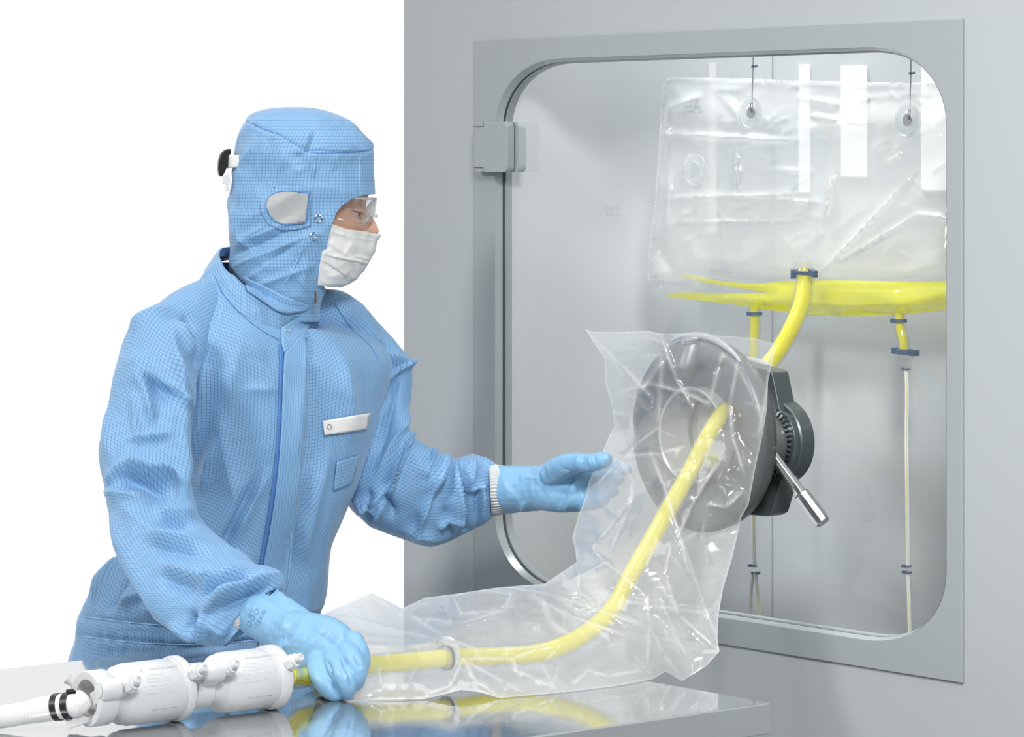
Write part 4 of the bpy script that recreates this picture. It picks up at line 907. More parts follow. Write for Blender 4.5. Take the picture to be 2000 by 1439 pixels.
nf = [(*f[:5], f[5]*2.3, *f[6:]) for f in nf]
s1 = sleeve('sleeve', near, 240, 150, nf, [(.0040, 10, (1, 1, .6), 4), (.0007, 26, (1, 1, .6), 5)])
far = [(600, 560, 560, 640, 5.03, .9), (660, 568, 610, 670, 5.06, .9), (700, 590, 655, 700, 5.09, .9), (752, 642, 695, 740, 5.12, .88), (785, 680, 715, 790, 5.13, .86), (803, 715, 720, 830, 5.135, .85), (803, 770, 705, 870, 5.13, .85), (797, 822, 682, 930, 5.12, .85), (808, 850, 672, 965, 5.115, .85), (828, 868, 685, 990, 5.11, .85), (850, 880, 720, 1020, 5.11, .85), (872, 888, 760, 1040, 5.115, .84), (888, 893, 800, 1056, 5.12, .82), (905, 890, 838, 1062, 5.12, .78), (922, 888, 872, 1056, 5.125, .72), (938, 892, 900, 1040, 5.125, .66), (950, 897, 925, 1028, 5.125, .6), (961, 906, 948, 1016, 5.125, .56), (967, 912, 962, 1005, 5.125, .52)]
ff = [(745, 675, 742, 735, 10, -12, .5), (755, 690, 805, 715, 12, 6), (740, 750, 808, 702, 5, 7, .5), (785, 720, 745, 880, 14, -8, .4), (760, 740, 720, 870, 14, 8), (775, 760, 700, 940, 12, 7), (800, 800, 740, 920, 10, 6), (700, 850, 690, 940, 10, 5), (806, 850, 760, 970, 7, 13, .5), (795, 870, 745, 975, 10, -12), (770, 950, 700, 1000, 8, 8), (690, 975, 740, 1000, 6, 6), (720, 960, 725, 1020, 6, -6),
      (750, 965, 770, 1010, 8, -9), (755, 975, 735, 1010, 7, 8), (850, 880, 830, 930, 7, 10, .5), (838, 890, 835, 925, 8, -7), (862, 900, 815, 1050, 12, 10, .4), (845, 940, 800, 1050, 18, -8), (875, 888, 850, 960, 10, 8), (893, 905, 893, 1040, 7, 13, .6), (905, 915, 903, 1050, 8, -11), (925, 895, 910, 960, 9, 8), (870, 985, 880, 1050, 10, -5), (940, 950, 938, 1020, 6, 8, .4), (932, 950, 930, 1020, 5, -7), (910, 960, 950, 945, 6, 5), (790, 1035, 860, 1050, 8, 5), (855, 1030, 895, 1010, 7, 5)]
ff = [(*f[:5], f[5]*2.2, *f[6:]) for f in ff]
s2 = sleeve('sleeve', far, 220, 150, ff, [(.0040, 11, (1, 1, .6), 6), (.0008, 26, (1, 1, 1), 7)])
sbvh = bvh_of([s1]); abvh = bvh_of([cover, s1, s2])
# gathered seams, raglan seams
for pts in ([(166, 1205), (280, 1218), (400, 1226)], [(162, 1243), (280, 1256), (400, 1258), (480, 1252), (545, 1245)]):
    drape_line('gathered_seam', tbvh, pts, .0010, M['seam'], cover, .0006, 120)
drape_line('raglan_seam', abvh, [(436, 588), (425, 640), (408, 690), (397, 722)], .0006, M['seam'], cover, .0002)
drape_line('raglan_seam', abvh, [(652, 592), (690, 645), (720, 672), (738, 700)], .0007, M['suit_in'], cover, .0006)
# front placket
pk = drape_strip('placket', tbvh, [(556, 690), (553, 740), (551, 800), (545, 900), (533, 1000), (514, 1110), (507, 1180), (505, 1240)], [(600, 640), (600, 740), (598, 800), (591, 900), (582, 1000), (566, 1110), (556, 1180), (552, 1240)], M['suit'], cover, .0075, 90, 10, .0015)
drape_line('stitching', bvh_of([pk]), [(570, 1040), (566, 1100), (558, 1170)], .0007, M['seam'], pk, .001)
drape_strip('placket_facing_shade', tbvh, [(545, 672), (546, 740), (543, 800), (537, 900), (524, 1000), (506, 1110)], [(556, 672), (556, 740), (552, 800), (547, 900), (535, 1000), (516, 1110)], M['suit_in'], cover, .003, 60, 4, .001)  # facing strip darkened to paint the shadow line beside the placket
# pocket, white tape with snaps
drape_strip('pocket', tbvh, [(657, 902), (655, 925), (652, 958)], [(700, 888), (696, 915), (686, 945)], M['suit'], cover, .004, 14, 8, .0015)
badge = drape_strip('white_tape', tbvh, [(631, 822), (632, 836), (634, 850)], [(724, 806), (722, 820), (716, 838)], M['whitecloth'], cover, .006, 8, 16, .0014)
def snap(px, py, bvh, parent, r=.0052, off=.0025, name='snap', m='chrome', tilt=None):
    c = drape(bvh, px, py, off); d = (P(px, py, 1)-CAM).normalized(); h = bvh.ray_cast(CAM, d); n = h[1] if h[1] is not None else -d
    if n.dot(d) > 0: n = -n
    t = MB(); t.lathe(c, n, [(-.0006, r*.72), (.0006, r*.74), (.0010, r*.86), (.0006, r), (-.0006, r)], 28, closed=True); return t.build(name, M[m], parent)
bb = bvh_of([badge]); snap(643, 833, bb, badge, .0042, .0012); snap(719, 817, bb, badge, .0042, .0012)
# ---- collar
def ring3(c, Y, e1, e2, dd, n=120):
    c3 = npv(P(c[0], c[1], Y)); E = npv(P(c[0]+e1[0], c[1]+e1[1], Y))-c3; D = npv(P(c[0]+e2[0], c[1]+e2[1], Y+dd))-c3; return c3, E, D
R = [ring3((510, 586), 5.0, (104, 66), (-42, 40), -.108), ring3((514, 573), 5.0, (101, 64), (-38, 36), -.104), ring3((519, 560), 5.0, (97, 62), (-33, 31), -.098), ring3((524, 548), 5.0, (93, 60), (-29, 27), -.093), ring3((524, 546), 5.0, (90, 58), (-28, 25), -.089), ring3((517, 561), 5.0, (88, 58), (-28, 24), -.088)]
Cc, Ec, Dc = [spline([list(np.r_[r[0], r[1], r[2]]) for r in R], 40)[:, k:k+3] for k in (0, 3, 6)]
Vc = ring_loft(Cc, Ec, Dc, 200, 2.1, phi0=-180)
Vc = displace(Vc, [(445, 560, 470, 590, 6, 4), (455, 540, 500, 610, 8, 3), (500, 600, 520, 640, 7, 3), (430, 520, 440, 560, 6, 3)], [(.0022, 22, (1, 1, 1), 8)], Vc-Cc[:, None])
collar = grid_mesh('collar', Vc, M['suit'], cover, wrap=True)
cb = bvh_of([collar, cover])
drape_line('collar_seam', cb, [(420, 540), (436, 574), (470, 612), (508, 643), (545, 664)], .0007, M['suit_in'], collar, .0008)
fp = drape_strip('collar_flap', cb, [(549, 640), (550, 655), (549, 668), (556, 690)], [(592, 612), (606, 620), (603, 640), (600, 660)], M['suit'], collar, .006, 16, 10, .0015)
snap(561, 645, bvh_of([fp]), collar, .0048, .0015, m='chrome')
# ---- hood
hs_ = [(209.5, 556, 592, 5.0, .004), (212, 530, 615, 5.0, .030), (219, 502, 645, 5.0, .052), (232, 484, 676, 5.0, .068), (252, 472, 702, 5.0, .080), (275, 466, 722, 5.0, .088), (292, 462, 729, 5.0, .092), (330, 456, 731, 5.0, .093), (378, 449, 732, 5.0, .092), (420, 447, 730, 5.0, .090), (450, 449, 724, 5.0, .088), (480, 452, 712, 5.0, .084), (510, 450, 690, 5.0, .078), (540, 452, 662, 5.0, .073), (566, 470, 640, 5.0, .070), (600, 490, 628, 5.0, .066), (640, 500, 622, 5.0, .062)]
edge = [(376, 760), (378.5, 733), (379.5, 724), (381, 709), (384, 695), (388, 685), (400, 668), (415, 656), (432, 649), (448, 644), (470, 640), (495, 635), (520, 631), (545, 627), (556, 629), (575, 640), (600, 640)]
K0 = spline(hs_, 900); ys = np.concatenate([np.linspace(209.5, 374, 110), np.linspace(374.3, 392, 70), np.linspace(393, 629, 120)]); K = np.stack([ys]+[np.interp(ys, K0[:, 0], K0[:, k]) for k in range(1, 5)], 1); nr = len(ys); nc = 240; Vh = np.zeros((nr, nc, 3)); Ch = np.zeros((nr, 3))
ey = np.array([e[0] for e in edge]); ex_ = np.array([e[1] for e in edge])
for i, (y, xl, xr, Y, b) in enumerate(K):
    cxp, hw = (xl+xr)/2, (xr-xl)/2; xe = np.interp(y, ey, ex_) if y > 376 else 9999
    ext = 2.3; rel = np.clip((xe-cxp)/hw, -1, 1); ph0 = 0 if rel >= 1 else math.acos(math.copysign(abs(rel)**(ext/2), rel)); th0 = np.linspace(0, 2*math.pi, nc); tq = np.minimum(th0, 2*math.pi-th0); tq = tq+ph0*np.clip(1-tq/max(.8, 2.2*ph0), 0, 1)**2; ph = np.where(th0 <= math.pi, tq, 2*math.pi-tq)
    c, s = np.cos(ph), np.sin(ph); cc = np.sign(c)*np.abs(c)**(2/ext); ss = np.sign(s)*np.abs(s)**(2/ext)
    for j in range(nc): Vh[i, j] = npv(P(cxp+hw*cc[j], y, Y-b*ss[j]))
    Ch[i] = npv(P(cxp, y, Y))
hf = [(495, 250, 560, 275, 8, 2), (590, 296, 600, 255, 6, 7, .5), (583, 300, 585, 330, 8, -5), (600, 298, 618, 255, 6, -4), (606, 300, 612, 345, 6, 4), (640, 296, 655, 330, 8, 3), (560, 290, 555, 330, 9, 3), (505, 262, 480, 320, 8, 3), (520, 262, 505, 350, 8, 3), (590, 300, 560, 370, 12, 3),
      (465, 478, 590, 420, 7, 5, .3), (455, 500, 560, 452, 8, -6), (458, 520, 600, 460, 8, 6, .4), (480, 540, 590, 470, 8, -5), (485, 548, 540, 500, 8, 6), (500, 560, 610, 520, 9, 5), (452, 400, 470, 460, 8, 5), (448, 350, 458, 420, 8, -5), (520, 440, 470, 470, 7, 5), (600, 500, 590, 560, 7, 4), (470, 330, 460, 390, 8, 4), (560, 520, 610, 580, 8, 4), (452, 440, 500, 500, 6, 5)]
# the crown seam: a narrow groove all round
def hoodseam(px): return np.interp(px, [455, 482, 510, 545, 575, 600, 620, 660, 700, 731], [232, 238, 250, 262, 280, 295, 294, 297, 298, 292])
Bh = Vh.copy()
Vh = displace(Vh, hf, [(.0028, 15, (1, 1, 1), 10), (.0008, 32, (1, 1, 1), 12)], Vh-Ch[:, None], radial=True)
px, py, _ = npxy(Vh); nrm = vnormals(Vh, Vh-Ch[:, None]); g = np.exp(-((py-hoodseam(px))/2.6)**2); pk_ = np.exp(-((py-hoodseam(px)-9)/8)**2)*.5*(1+np.sin(px/4.3+py/17)); Vh += nrm*(-.0022*g+.0012*pk_)[..., None]
hood = grid_mesh('hood', Vh, M['suit'], person, rowv=True, base=Bh)
q = hood.modifiers.new('thick', 'SOLIDIFY'); q.thickness = .0016; q.offset = -1
hb_ = bvh_of([hood])
drape_line('hood_seam', hb_, [(617, 296), (612, 340), (606, 390), (599, 440), (588, 490), (570, 530), (556, 555)], .0007, M['seam'], hood, .0006)
drape_line('hood_seam', hb_, [(482, 238), (510, 250), (545, 263), (575, 281), (600, 296), (660, 298), (729, 293)], .0006, M['suit_in'], hood, .0003, 90)
drape_line('hood_seam', hb_, [(704, 300), (702, 340), (704, 382)], .0005, M['seam'], hood, .0003)
def dpoly(pts, bvh, off, m, name, parent, step=5, thick=.001):
    xy, tr_ = sheet_tris(pts, step, 2); V = [drape(bvh, x, y, off) for x, y in xy]; mb = MB(); mb.add(V, tr_); o = mb.build(name, m, parent, sharp=0); l_ = o.data.uv_layers.new(name='UVMap'); pp_ = [pxy(v.co) for v in o.data.vertices]; l_.data.foreach_set('uv', [q_/1306 for lp in o.data.loops for q_ in pp_[lp.vertex_index][:2]]); s = o.modifiers.new('t', 'SOLIDIFY'); s.thickness = thick; s.offset = 0; return o
earp = [(604, 377), (600, 410), (597, 434), (575, 437), (553, 438), (535, 430), (524, 415), (519, 400), (523, 387), (533, 379), (550, 374), (575, 374)]
def grow(p, g):
    cx_, cy_ = sum(a for a, _ in p)/len(p), sum(b for _, b in p)/len(p); return [(a+(a-cx_)/math.hypot(a-cx_, b-cy_)*g, b+(b-cy_)/math.hypot(a-cx_, b-cy_)*g) for a, b in p]
dpoly([(min(a, 606), b) for a, b in grow(earp, 13)], hb_, .0018, M['suit'], 'ear_facing', hood)
ear = dpoly(earp, hb_, .0034, M['mesh'], 'ear_mesh', hood, thick=.0008)
el = [(a, b) for a, b in earp]+[earp[0]]
MB().tube([drape(hb_, a, b, .0036) for a, b in [tuple(v) for v in spline(el, 60)]], .0008, 6).build('ear_piping', M['suit_in'], hood)
snap(622, 427, hb_, hood, .0062, .002); snap(613, 461, hb_, hood, .0060, .002)
# folded tail of the hood tucked in the collar, and the zip pull
tail = drape_strip('neck_fold', bvh_of([hood, collar]), [(474, 540), (520, 560), (560, 580), (606, 598)], [(482, 566), (520, 592), (552, 612), (598, 606)], M['suit'], hood, .006, 30, 8, .0015)
zp = MB(); zp.tube([P(616, 569, 4.925), P(617, 580, 4.925), P(616, 592, 4.925)], .0022, 8); zp.build('zip_pull', M['chrome'], collar)
# ---- trousers and boots below the table edge
def leg(cx0, cy0, cx1, name):
    pass
hip = P(380, 1400, 5.03)
for sgn in (-1, 1):
    cs = []
    for z, r, fwd, sp in ((.86, .105, 0, .075), (.78, .100, 0, .085), (.62, .090, .005, .09), (.46, .075, .01, .095), (.30, .068, 0, .10), (.16, .060, -.005, .10), (.10, .055, -.005, .10)):
        c = Vector((hip.x, hip.y, 0))+LF*sgn*sp+FR*fwd; cs.append([c.x, c.y, z, r])
    Kc = spline(cs, 40); Cl = Kc[:, :3]; El = npv(LF)[None]*Kc[:, 3:4]; Dl = -npv(FR)[None]*Kc[:, 3:4]*1.05
    Vl = ring_loft(Cl, El, Dl, 64, 2.0); Vl = displace(Vl, [], [(.004, 12, (1, 1, .7), 20+sgn)], Vl-Cl[:, None])
    grid_mesh('trouser_leg', Vl, M['suit'], cover, wrap=True)
    c = Vector((hip.x, hip.y, 0))+LF*sgn*.10
    blobs('boot', [[(c+Vector((0, 0, .16)), .052), (c+Vector((0, 0, .09)), .05), (c-FR*.01+Vector((0, 0, .045)), .045)], [(c-FR*.02+Vector((0, 0, .043)), .043), (c+FR*.07+Vector((0, 0, .040)), .040), (c+FR*.14+Vector((0, 0, .034)), .034)]], M['white'], person, .005, 4)

# ---- head, neck and hidden body: one skin
prof_f = [(232, 640), (245, 675), (270, 702), (300, 716), (340, 722), (370, 721), (384, 719), (396, 711), (405, 706), (418, 707), (440, 708), (460, 708), (470, 712), (480, 708), (490, 712), (505, 702), (520, 704), (538, 696), (552, 655), (560, 630), (572, 608), (600, 592), (640, 585)]
prof_b = [(232, 560), (245, 520), (270, 492), (300, 478), (340, 470), (384, 468), (420, 470), (460, 482), (490, 498), (520, 508), (560, 510), (600, 508), (640, 500)]
hwd = [(232, .02), (245, .045), (270, .062), (300, .072), (340, .077), (384, .076), (420, .074), (460, .070), (490, .062), (520, .056), (552, .052), (600, .054), (640, .06)]
nose = [(384, 0), (396, 4), (410, 12), (425, 20), (440, 28), (450, 32), (456, 31), (462, 22), (468, 8), (474, 2), (480, 0)]
nr, nc = 210, 260; Vd = np.zeros((nr, nc, 3))
for i, y in enumerate(np.linspace(232, 640, nr)):
    xf = np.interp(y, *zip(*prof_f)); xb = np.interp(y, *zip(*prof_b)); b = np.interp(y, *zip(*hwd)); ns = np.interp(y, *zip(*nose))
    ph = np.linspace(0, 2*math.pi, nc); c, s = np.cos(ph), np.sin(ph); c2 = np.sign(c)*np.abs(c)**(2/2.25); s2 = np.sign(s)*np.abs(s)**(2/2.25)
    x = (xf+xb)/2+(xf-xb)/2*c2; dep = b*s2
    front = c > 0; nw = .0085+.006*smooth01(425, 455, y)
    x = x+np.where(front, ns*np.exp(-(dep/nw)**2), 0)
    x = x-np.where(front, 8*np.exp(-((np.abs(dep)-.027)/.015)**2)*np.exp(-((y-411)/13)**2), 0)          # eye sockets
    x = x+np.where(front, 4*np.exp(-((np.abs(dep)-.030)/.022)**2)*np.exp(-((y-388)/8)**2), 0)              # brow
    x = x+np.where(front, 5*np.exp(-((np.abs(dep)-.040)/.02)**2)*np.exp(-((y-445)/16)**2), 0)              # cheek
    for j in range(nc): Vd[i, j] = npv(P(x[j], y, 5.0-dep[j]))
for _ in range(2): Vd[1:-1] = .5*Vd[1:-1]+.25*(Vd[:-2]+Vd[2:])
hd = grid_mesh('head_tmp', Vd, M['skin'], None, wrap=True, caps=True); hme = hd.data
ears = []
sh_l, sh_r = P(715, 690, 5.12), P(345, 690, 4.93)
body = blobs('body', [[(P(560, 560, 5.0), .045), (P(530, 640, 5.0), .045)], [(P(520, 740, 5.02), .075), (P(510, 900, 5.02), .10), (P(440, 1180, 5.03), .105), (P(385, 1330, 5.03), .115)],
                      [(P(440, 680, 4.98), .06)]+[(P((q[0]+q[2])/2, (q[1]+q[3])/2, q[4]+.004), .42*math.hypot(q[0]-q[2], q[1]-q[3])/2*q[4]/F) for q in near[4:-5:2]],
                      [(P(640, 700, 5.07), .06)]+[(P((q[0]+q[2])/2, (q[1]+q[3])/2, q[4]+.004), .42*math.hypot(q[0]-q[2], q[1]-q[3])/2*q[4]/F) for q in far[4:-2:2]],
                      [(Vector((hip.x, hip.y, .84))-LF*.07, .085), (Vector((hip.x, hip.y, .48))-LF*.09, .055), (Vector((hip.x, hip.y, .14))-LF*.10, .038)],
                      [(Vector((hip.x, hip.y, .84))+LF*.07, .085), (Vector((hip.x, hip.y, .48))+LF*.09, .055), (Vector((hip.x, hip.y, .14))+LF*.10, .038)]], M['skin'], person, .0033, 2)
body.name = 'body'
hd.name = 'head'; hd.parent = person; hd.matrix_parent_inverse = Matrix.Translation(person.location).inverted()
# eye on the near and far side: ball, lids, lashes, brow
for sgn in (-1, 1):
    c = P(689, 411, 5.0+sgn*.0275); e = MB(); e.lathe(c, RGT, [(-.0118*math.cos(a), .0118*math.sin(a)) for a in np.linspace(0.01, 3.13, 18)], 28); eo = e.build('eyeball', M['eye'], hd, sharp=0)
    look = (RGT-UP*.45+FWD*sgn*.05).normalized(); e = MB(); e.lathe(c+look*.0092, look, [(0, .0055), (.0022, .0048), (.0030, .0025), (.0031, .0001)], 24); e.build('iris', M['iris'], hd, sharp=0)
    def lid(el, ph, r): return c+(RGT*math.cos(el)*math.cos(ph)+UP*math.sin(el)*math.cos(ph)+FWD*math.sin(ph))*r
    for a0, a1, nm in ((-16, 125, 'upper_eyelid'), (-125, -40, 'lower_eyelid')):
        V = np.array([[npv(lid(el_, ph_, .0130+.0006*math.sin((el_-math.radians(a0))/(math.radians(a1-a0))*math.pi))) for ph_ in np.radians(np.linspace(-89, 89, 28))] for el_ in np.radians(np.linspace(a0, a1, 18))])
        grid_mesh(nm, V, M['skin'], hd)
    ls = MB(); e0 = math.radians(-17)
    for ph_ in np.radians(np.linspace(-75, 70, 17)):
        p0 = lid(e0, ph_, .0131); p1 = p0+(p0-c).normalized()*.004-UP*.0008; p2 = p1+(p0-c).normalized()*.002+UP*.0015
        ls.tube([p0, p1, p2], [.0006, .0004, .0001], 5)
    arc_ = [lid(e0, ph_, .0132) for ph_ in np.radians(np.linspace(-86, 86, 20))]
    ls.tube(arc_, .0008, 6); ls.build('eyelashes', M['hair'], hd, sharp=0)
hbv = bvh_of([hd])
K = spline([(668, 396), (682, 389), (700, 388), (714, 393)], 30); bm_ = MB()
rnd = random.Random(8)
for q in range(90):
    t = rnd.random(); a, b = K[int(t*29)]; a += rnd.uniform(-1, 1); b += rnd.uniform(-2.0, 2.0); p0 = drape(hbv, a, b, .0002); p1 = drape(hbv, a-5, b-2.0, .0010); 
    if (p1-p0).length < .01: bm_.tube([p0, (p0+p1)/2+RGT*.0004, p1], [.00035, .0003, .0001], 4)
bm_.build('eyebrow', M['hair'], hd, sharp=0)

# ---- mask
nr, nc = 110, 200; Vm = np.zeros((nr, nc, 3))
for i in range(nr):
    f = i/(nr-1)
    xb, yb = np.interp(f, [0, .35, .7, 1], [640, 632, 624, 620]), np.interp(f, [0, 1], [434, 556])
    xf, yf = np.interp(f, [0, .06, .12, .35, .55, .62, .70, .85, .95, 1], [742, 741, 737, 729, 719, 718, 712, 699, 684, 664]), np.interp(f, [0, .35, .62, .85, 1], [458, 490, 514, 541, 559])
    b = np.interp(f, [0, .3, .7, 1], [.079, .078, .070, .058]); pw = np.interp(f, [0, .3, .7, 1], [1.35, 1.55, 1.8, 1.9])
    for j, ph in enumerate(np.linspace(-math.pi/2, math.pi/2, nc)):
        c, s = math.cos(ph), math.sin(ph); cx_ = abs(c)**(2/pw); sx_ = math.copysign(abs(s)**(2/pw), s)
        x = xb+(xf-xb)*cx_; y = yb+(yf-yb)*cx_; 
        if f < .5: y += (1-f*2)*5*math.exp(-((cx_-.35)/.25)**2)
        Vm[i, j] = npv(P(x, y, 5.0+b*sx_))
Cm = np.array([npv(P(650, 495, 5.0))]*nr)
mf = [(640, 497, 720, 515, 4, 3.5, -.6), (632, 512, 672, 538, 5, -4, .5), (640, 540, 690, 525, 8, 3), (690, 470, 665, 500, 5, 2), (655, 478, 690, 512, 6, 2), (690, 500, 720, 505, 3, 2), (670, 555, 690, 520, 7, -2.5), (700, 520, 690, 550, 5, 2.5), (642, 450, 680, 462, 3, 1.5), (680, 462, 736, 470, 2.5, 1.2), (638, 468, 665, 490, 6, 2)]
Vm = displace(Vm, mf, [(.0009, 40, (1, 1, 1), 30), (.0016, 16, (1, 1, 1), 31)], Vm-Cm[:, None])
mask = grid_mesh('face_mask', Vm, M['mask'], person)
q = mask.modifiers.new('t', 'SOLIDIFY'); q.thickness = .0012; q.offset = -1
mb_ = bvh_of([mask])
for pts in ([(645, 441), (680, 455), (738, 466)], [(643, 450), (680, 466), (734, 476)]):
    K = spline(pts, 46); st = MB()
    for k in range(0, 44, 2): st.tube([drape(mb_, K[k][0], K[k][1], .0006), drape(mb_, K[k+1][0], K[k+1][1], .0006)], .0004, 5)
    o_ = st.build('stitch_line', M['faint2'], mask, sharp=0); o_['kind'] = 'stuff'
# ---- goggles
M['lens'] = film_mat('goggle_lens', .03, rough=.03, spec=1.0); M['gogframe'] = film_mat('goggle_frame', .55, rough=.1, spec=1.5)
def gog(y, g=0, a0=-108, a1=108, n=90):
    xf = np.interp(y, [383, 390, 420, 445], [733, 735, 731, 722])+g; xb = 640
    return [P(xb+(xf-xb)*max(math.cos(math.radians(a)), -.1)**.62 if math.cos(math.radians(a)) > 0 else xb+(xf-xb)*-.12*abs(math.cos(math.radians(a)))/.3, y+max(0, (abs(a)-50))*.06*(-1 if y < 400 else -1.1), 5.0+.075*math.sin(math.radians(a))) for a in np.linspace(a0, a1, n)]
V = np.array([[npv(p) for p in gog(y)] for y in np.linspace(388, 432, 14)])
lens = grid_mesh('goggles', V, M['lens'], person); q = lens.modifiers.new('t', 'SOLIDIFY'); q.thickness = .0018; q.offset = 0
t = MB(); t.tube(gog(388, .5), .0017, 8); t.build('goggle_frame', M['gogframe'], lens)
t = MB(); t.tube(gog(432, .5, -60, 60), .0010, 8); t.build('goggle_frame', M['gogframe'], lens)
for s in (-1, 1):
    t = MB(); t.tube([P(731, 391, 5.0+s*.018), P(722, 402, 5.0+s*.016), P(719, 415, 5.0+s*.012), P(716, 428, 5.0+s*.016), P(708, 440, 5.0+s*.020), P(701, 447, 5.0+s*.022)], [.002, .0035, .0042, .0036, .0026, .0018], 10); t.build('nose_pad', M['gogframe'], lens)
t = MB(); t.lathe(P(732, 422, 4.985), (RGT+FWD*-.4), [(0, .0022), (.003, .0022), (.004, .003)], 12); t.build('vent_knob', M['gogframe'], lens)
# strap and buckle at the back of the hood
t = MB(); V = np.zeros((6, 20, 3))
for i in range(6):
    for j in range(20):
        u = j/19; V[i, j] = npv(P(467-24*u-6*math.sin(u*3.1), 302+i*5+u*1.5, 4.955+.03*u-.008*math.sin(u*3.14)))
strap = grid_mesh('goggle_strap', V, M['whitecloth'], lens); q = strap.modifiers.new('t', 'SOLIDIFY'); q.thickness = .0016
t = MB(); t.add([], []); pts = [(451, 290), (440, 292), (431, 300), (427, 315), (426, 330), (428, 343), (434, 346), (440, 335), (445, 320), (447, 305), (452, 298)]
n = len(pts); t.add([P(x, y, 4.965) for x, y in pts]+[P(x-2, y, 5.0) for x, y in pts], [tuple(range(n)), tuple(range(n, 2*n))[::-1]]+[(i, (i+1) % n, n+(i+1) % n, n+i) for i in range(n)]); t.build('buckle', M['black'], strap, bevel=.0022)
pts = [(436, 344), (446, 340), (449, 350), (447, 372), (441, 374), (441, 360), (434, 358)]
t = MB(); n = len(pts); t.add([P(x, y, 4.965) for x, y in pts]+[P(x, y, 4.985) for x, y in pts], [tuple(range(n)), tuple(range(n, 2*n))[::-1]]+[(i, (i+1) % n, n+(i+1) % n, n+i) for i in range(n)]); t.build('strap_clip', M['white'], strap, bevel=.001)

# ============================================================ GLOVED HANDS
def cuffmesh(name, secs, m, parent, nr=40, nc=96, nz=((.0008, 60, (1, 1, 1), 3),), rib=0, folds=()):
    K = spline(secs, nr); C, E, D = [], [], []
    for ax_, ay_, bx_, by_, Y, k in K:
        a, b = npv(P(ax_, ay_, Y)), npv(P(bx_, by_, Y)); C.append((a+b)/2); E.append((b-a)/2); v = (a+b)/2-np.array([0, 0, CZ]); v /= np.linalg.norm(v); D.append(v*np.linalg.norm(b-a)/2*k)
    C = np.array(C); V = ring_loft(C, np.array(E), np.array(D), nc, 2.0)
    V = displace(V, list(folds), list(nz), V-C[:, None])
    if rib:
        ph = np.linspace(0, 2*math.pi, nc); nn = vnormals(V, V-C[:, None]); V = V+nn*(rib*np.sin(ph*48))[None, :, None]
    return V, grid_mesh(name, V, m, parent, wrap=True)
# left hand (far): reaches right to the bag, thumb on top of the film, fingers behind it
L1 = [[(995, 955, 5.115, .0355), (1040, 955, 5.09, .0335), (1068, 952, 5.07, .0330)],
      [(1062, 945, 5.07, .028), (1100, 926, 5.045, .026), (1135, 930, 5.02, .021)],
      [(1062, 962, 5.07, .027), (1100, 968, 5.045, .0255), (1135, 972, 5.025, .0200)],
      [(1085, 948, 5.055, .028), (1128, 950, 5.03, .024)],
      [(1082, 925, 5.04, .022), (1108, 909, 5.00, .0185), (1132, 903, 4.975, .0150), (1155, 904, 4.955, .0135), (1175, 899, 4.94, .0125), (1184, 896, 4.935, .0105)],
      [(1130, 925, 5.03, .0165), (1165, 914, 5.035, .0130), (1195, 908, 5.04, .0115), (1222, 916, 5.03, .0100)],
      [(1132, 942, 5.03, .0165), (1170, 936, 5.025, .0135), (1198, 934, 5.02, .0120), (1207, 936, 5.015, .0105)],
      [(1132, 960, 5.03, .0160), (1165, 958, 5.015, .0130), (1188, 957, 5.005, .0118), (1196, 958, 5.0, .0105)],
      [(1128, 978, 5.03, .0150), (1152, 980, 5.01, .0125), (1170, 978, 5.0, .0112), (1178, 975, 4.995, .0098)]]
gl1 = blobs('left_glove', L1, M['glove'], person, .0015, 8)
def wrinkle(o, folds, amp=.0007, sc=70, seed=1):
    me = o.data; n = len(me.vertices); co = np.empty(n*3); me.vertices.foreach_get('co', co); co = co.reshape(-1, 3); no = np.empty(n*3); me.vertex_normals.foreach_get('vector', no) if hasattr(me.vertex_normals, 'foreach_get') else None; no = no.reshape(-1, 3)
    px, py, _ = npxy(co); view = co-np.array([0, 0, CZ]); view /= np.linalg.norm(view, axis=1, keepdims=True); fc_ = -(no*view).sum(axis=1)
    d = folds_disp(px, py, folds)*smooth01(.0, .4, fc_)+amp*crumple(co, sc, (1, 1, 1), seed); co = co+no*d[:, None]; me.vertices.foreach_set('co', co.ravel()); me.update()
wrinkle(gl1, [(1100, 915, 1122, 925, 3, -2), (1125, 912, 1130, 885, 4, 2), (1140, 890, 1136, 915, 3, -2), (1150, 890, 1153, 912, 2.5, 2), (1160, 888, 1162, 905, 2.5, -2), (1125, 920, 1085, 995, 6, -4), (1120, 940, 1105, 1000, 6, 3), (1130, 945, 1128, 1000, 5, -3), (1010, 930, 1060, 935, 5, 1.5), (1020, 940, 1020, 915, 4, 1.5), (980, 925, 1000, 990, 8, 2), (1025, 980, 1020, 1002, 4, 2), (1060, 910, 1065, 940, 5, -2), (1000, 960, 1030, 1000, 6, 2)], .0004, 60, 4)
V, cf = cuffmesh('glove_cuff', [(974, 910, 983, 1002, 5.122, 1.0), (976, 908, 985, 1003, 5.121, .98), (990, 909, 997, 1002, 5.115, .98), (1020, 910, 1022, 998, 5.10, .98), (1050, 909, 1050, 994, 5.085, .96)], M['glove'], gl1, folds=[(985, 930, 1010, 960, 5, 2), (985, 960, 1000, 1000, 5, 2), (1010, 925, 1045, 930, 4, 1.5)])
t = MB(); t.tube([Vector(v) for v in V[1, :-1]], .0010, 6, closed=True); t.build('rolled_edge', M['glove'], gl1)
V, kn = cuffmesh('knit_cuff', [(955, 908, 960, 1006, 5.125, .95), (962, 906, 966, 1007, 5.124, .95), (972, 908, 979, 1004, 5.122, .95), (984, 912, 990, 998, 5.12, .95)], M['knit'], cover, nc=481, rib=.0007, nz=())
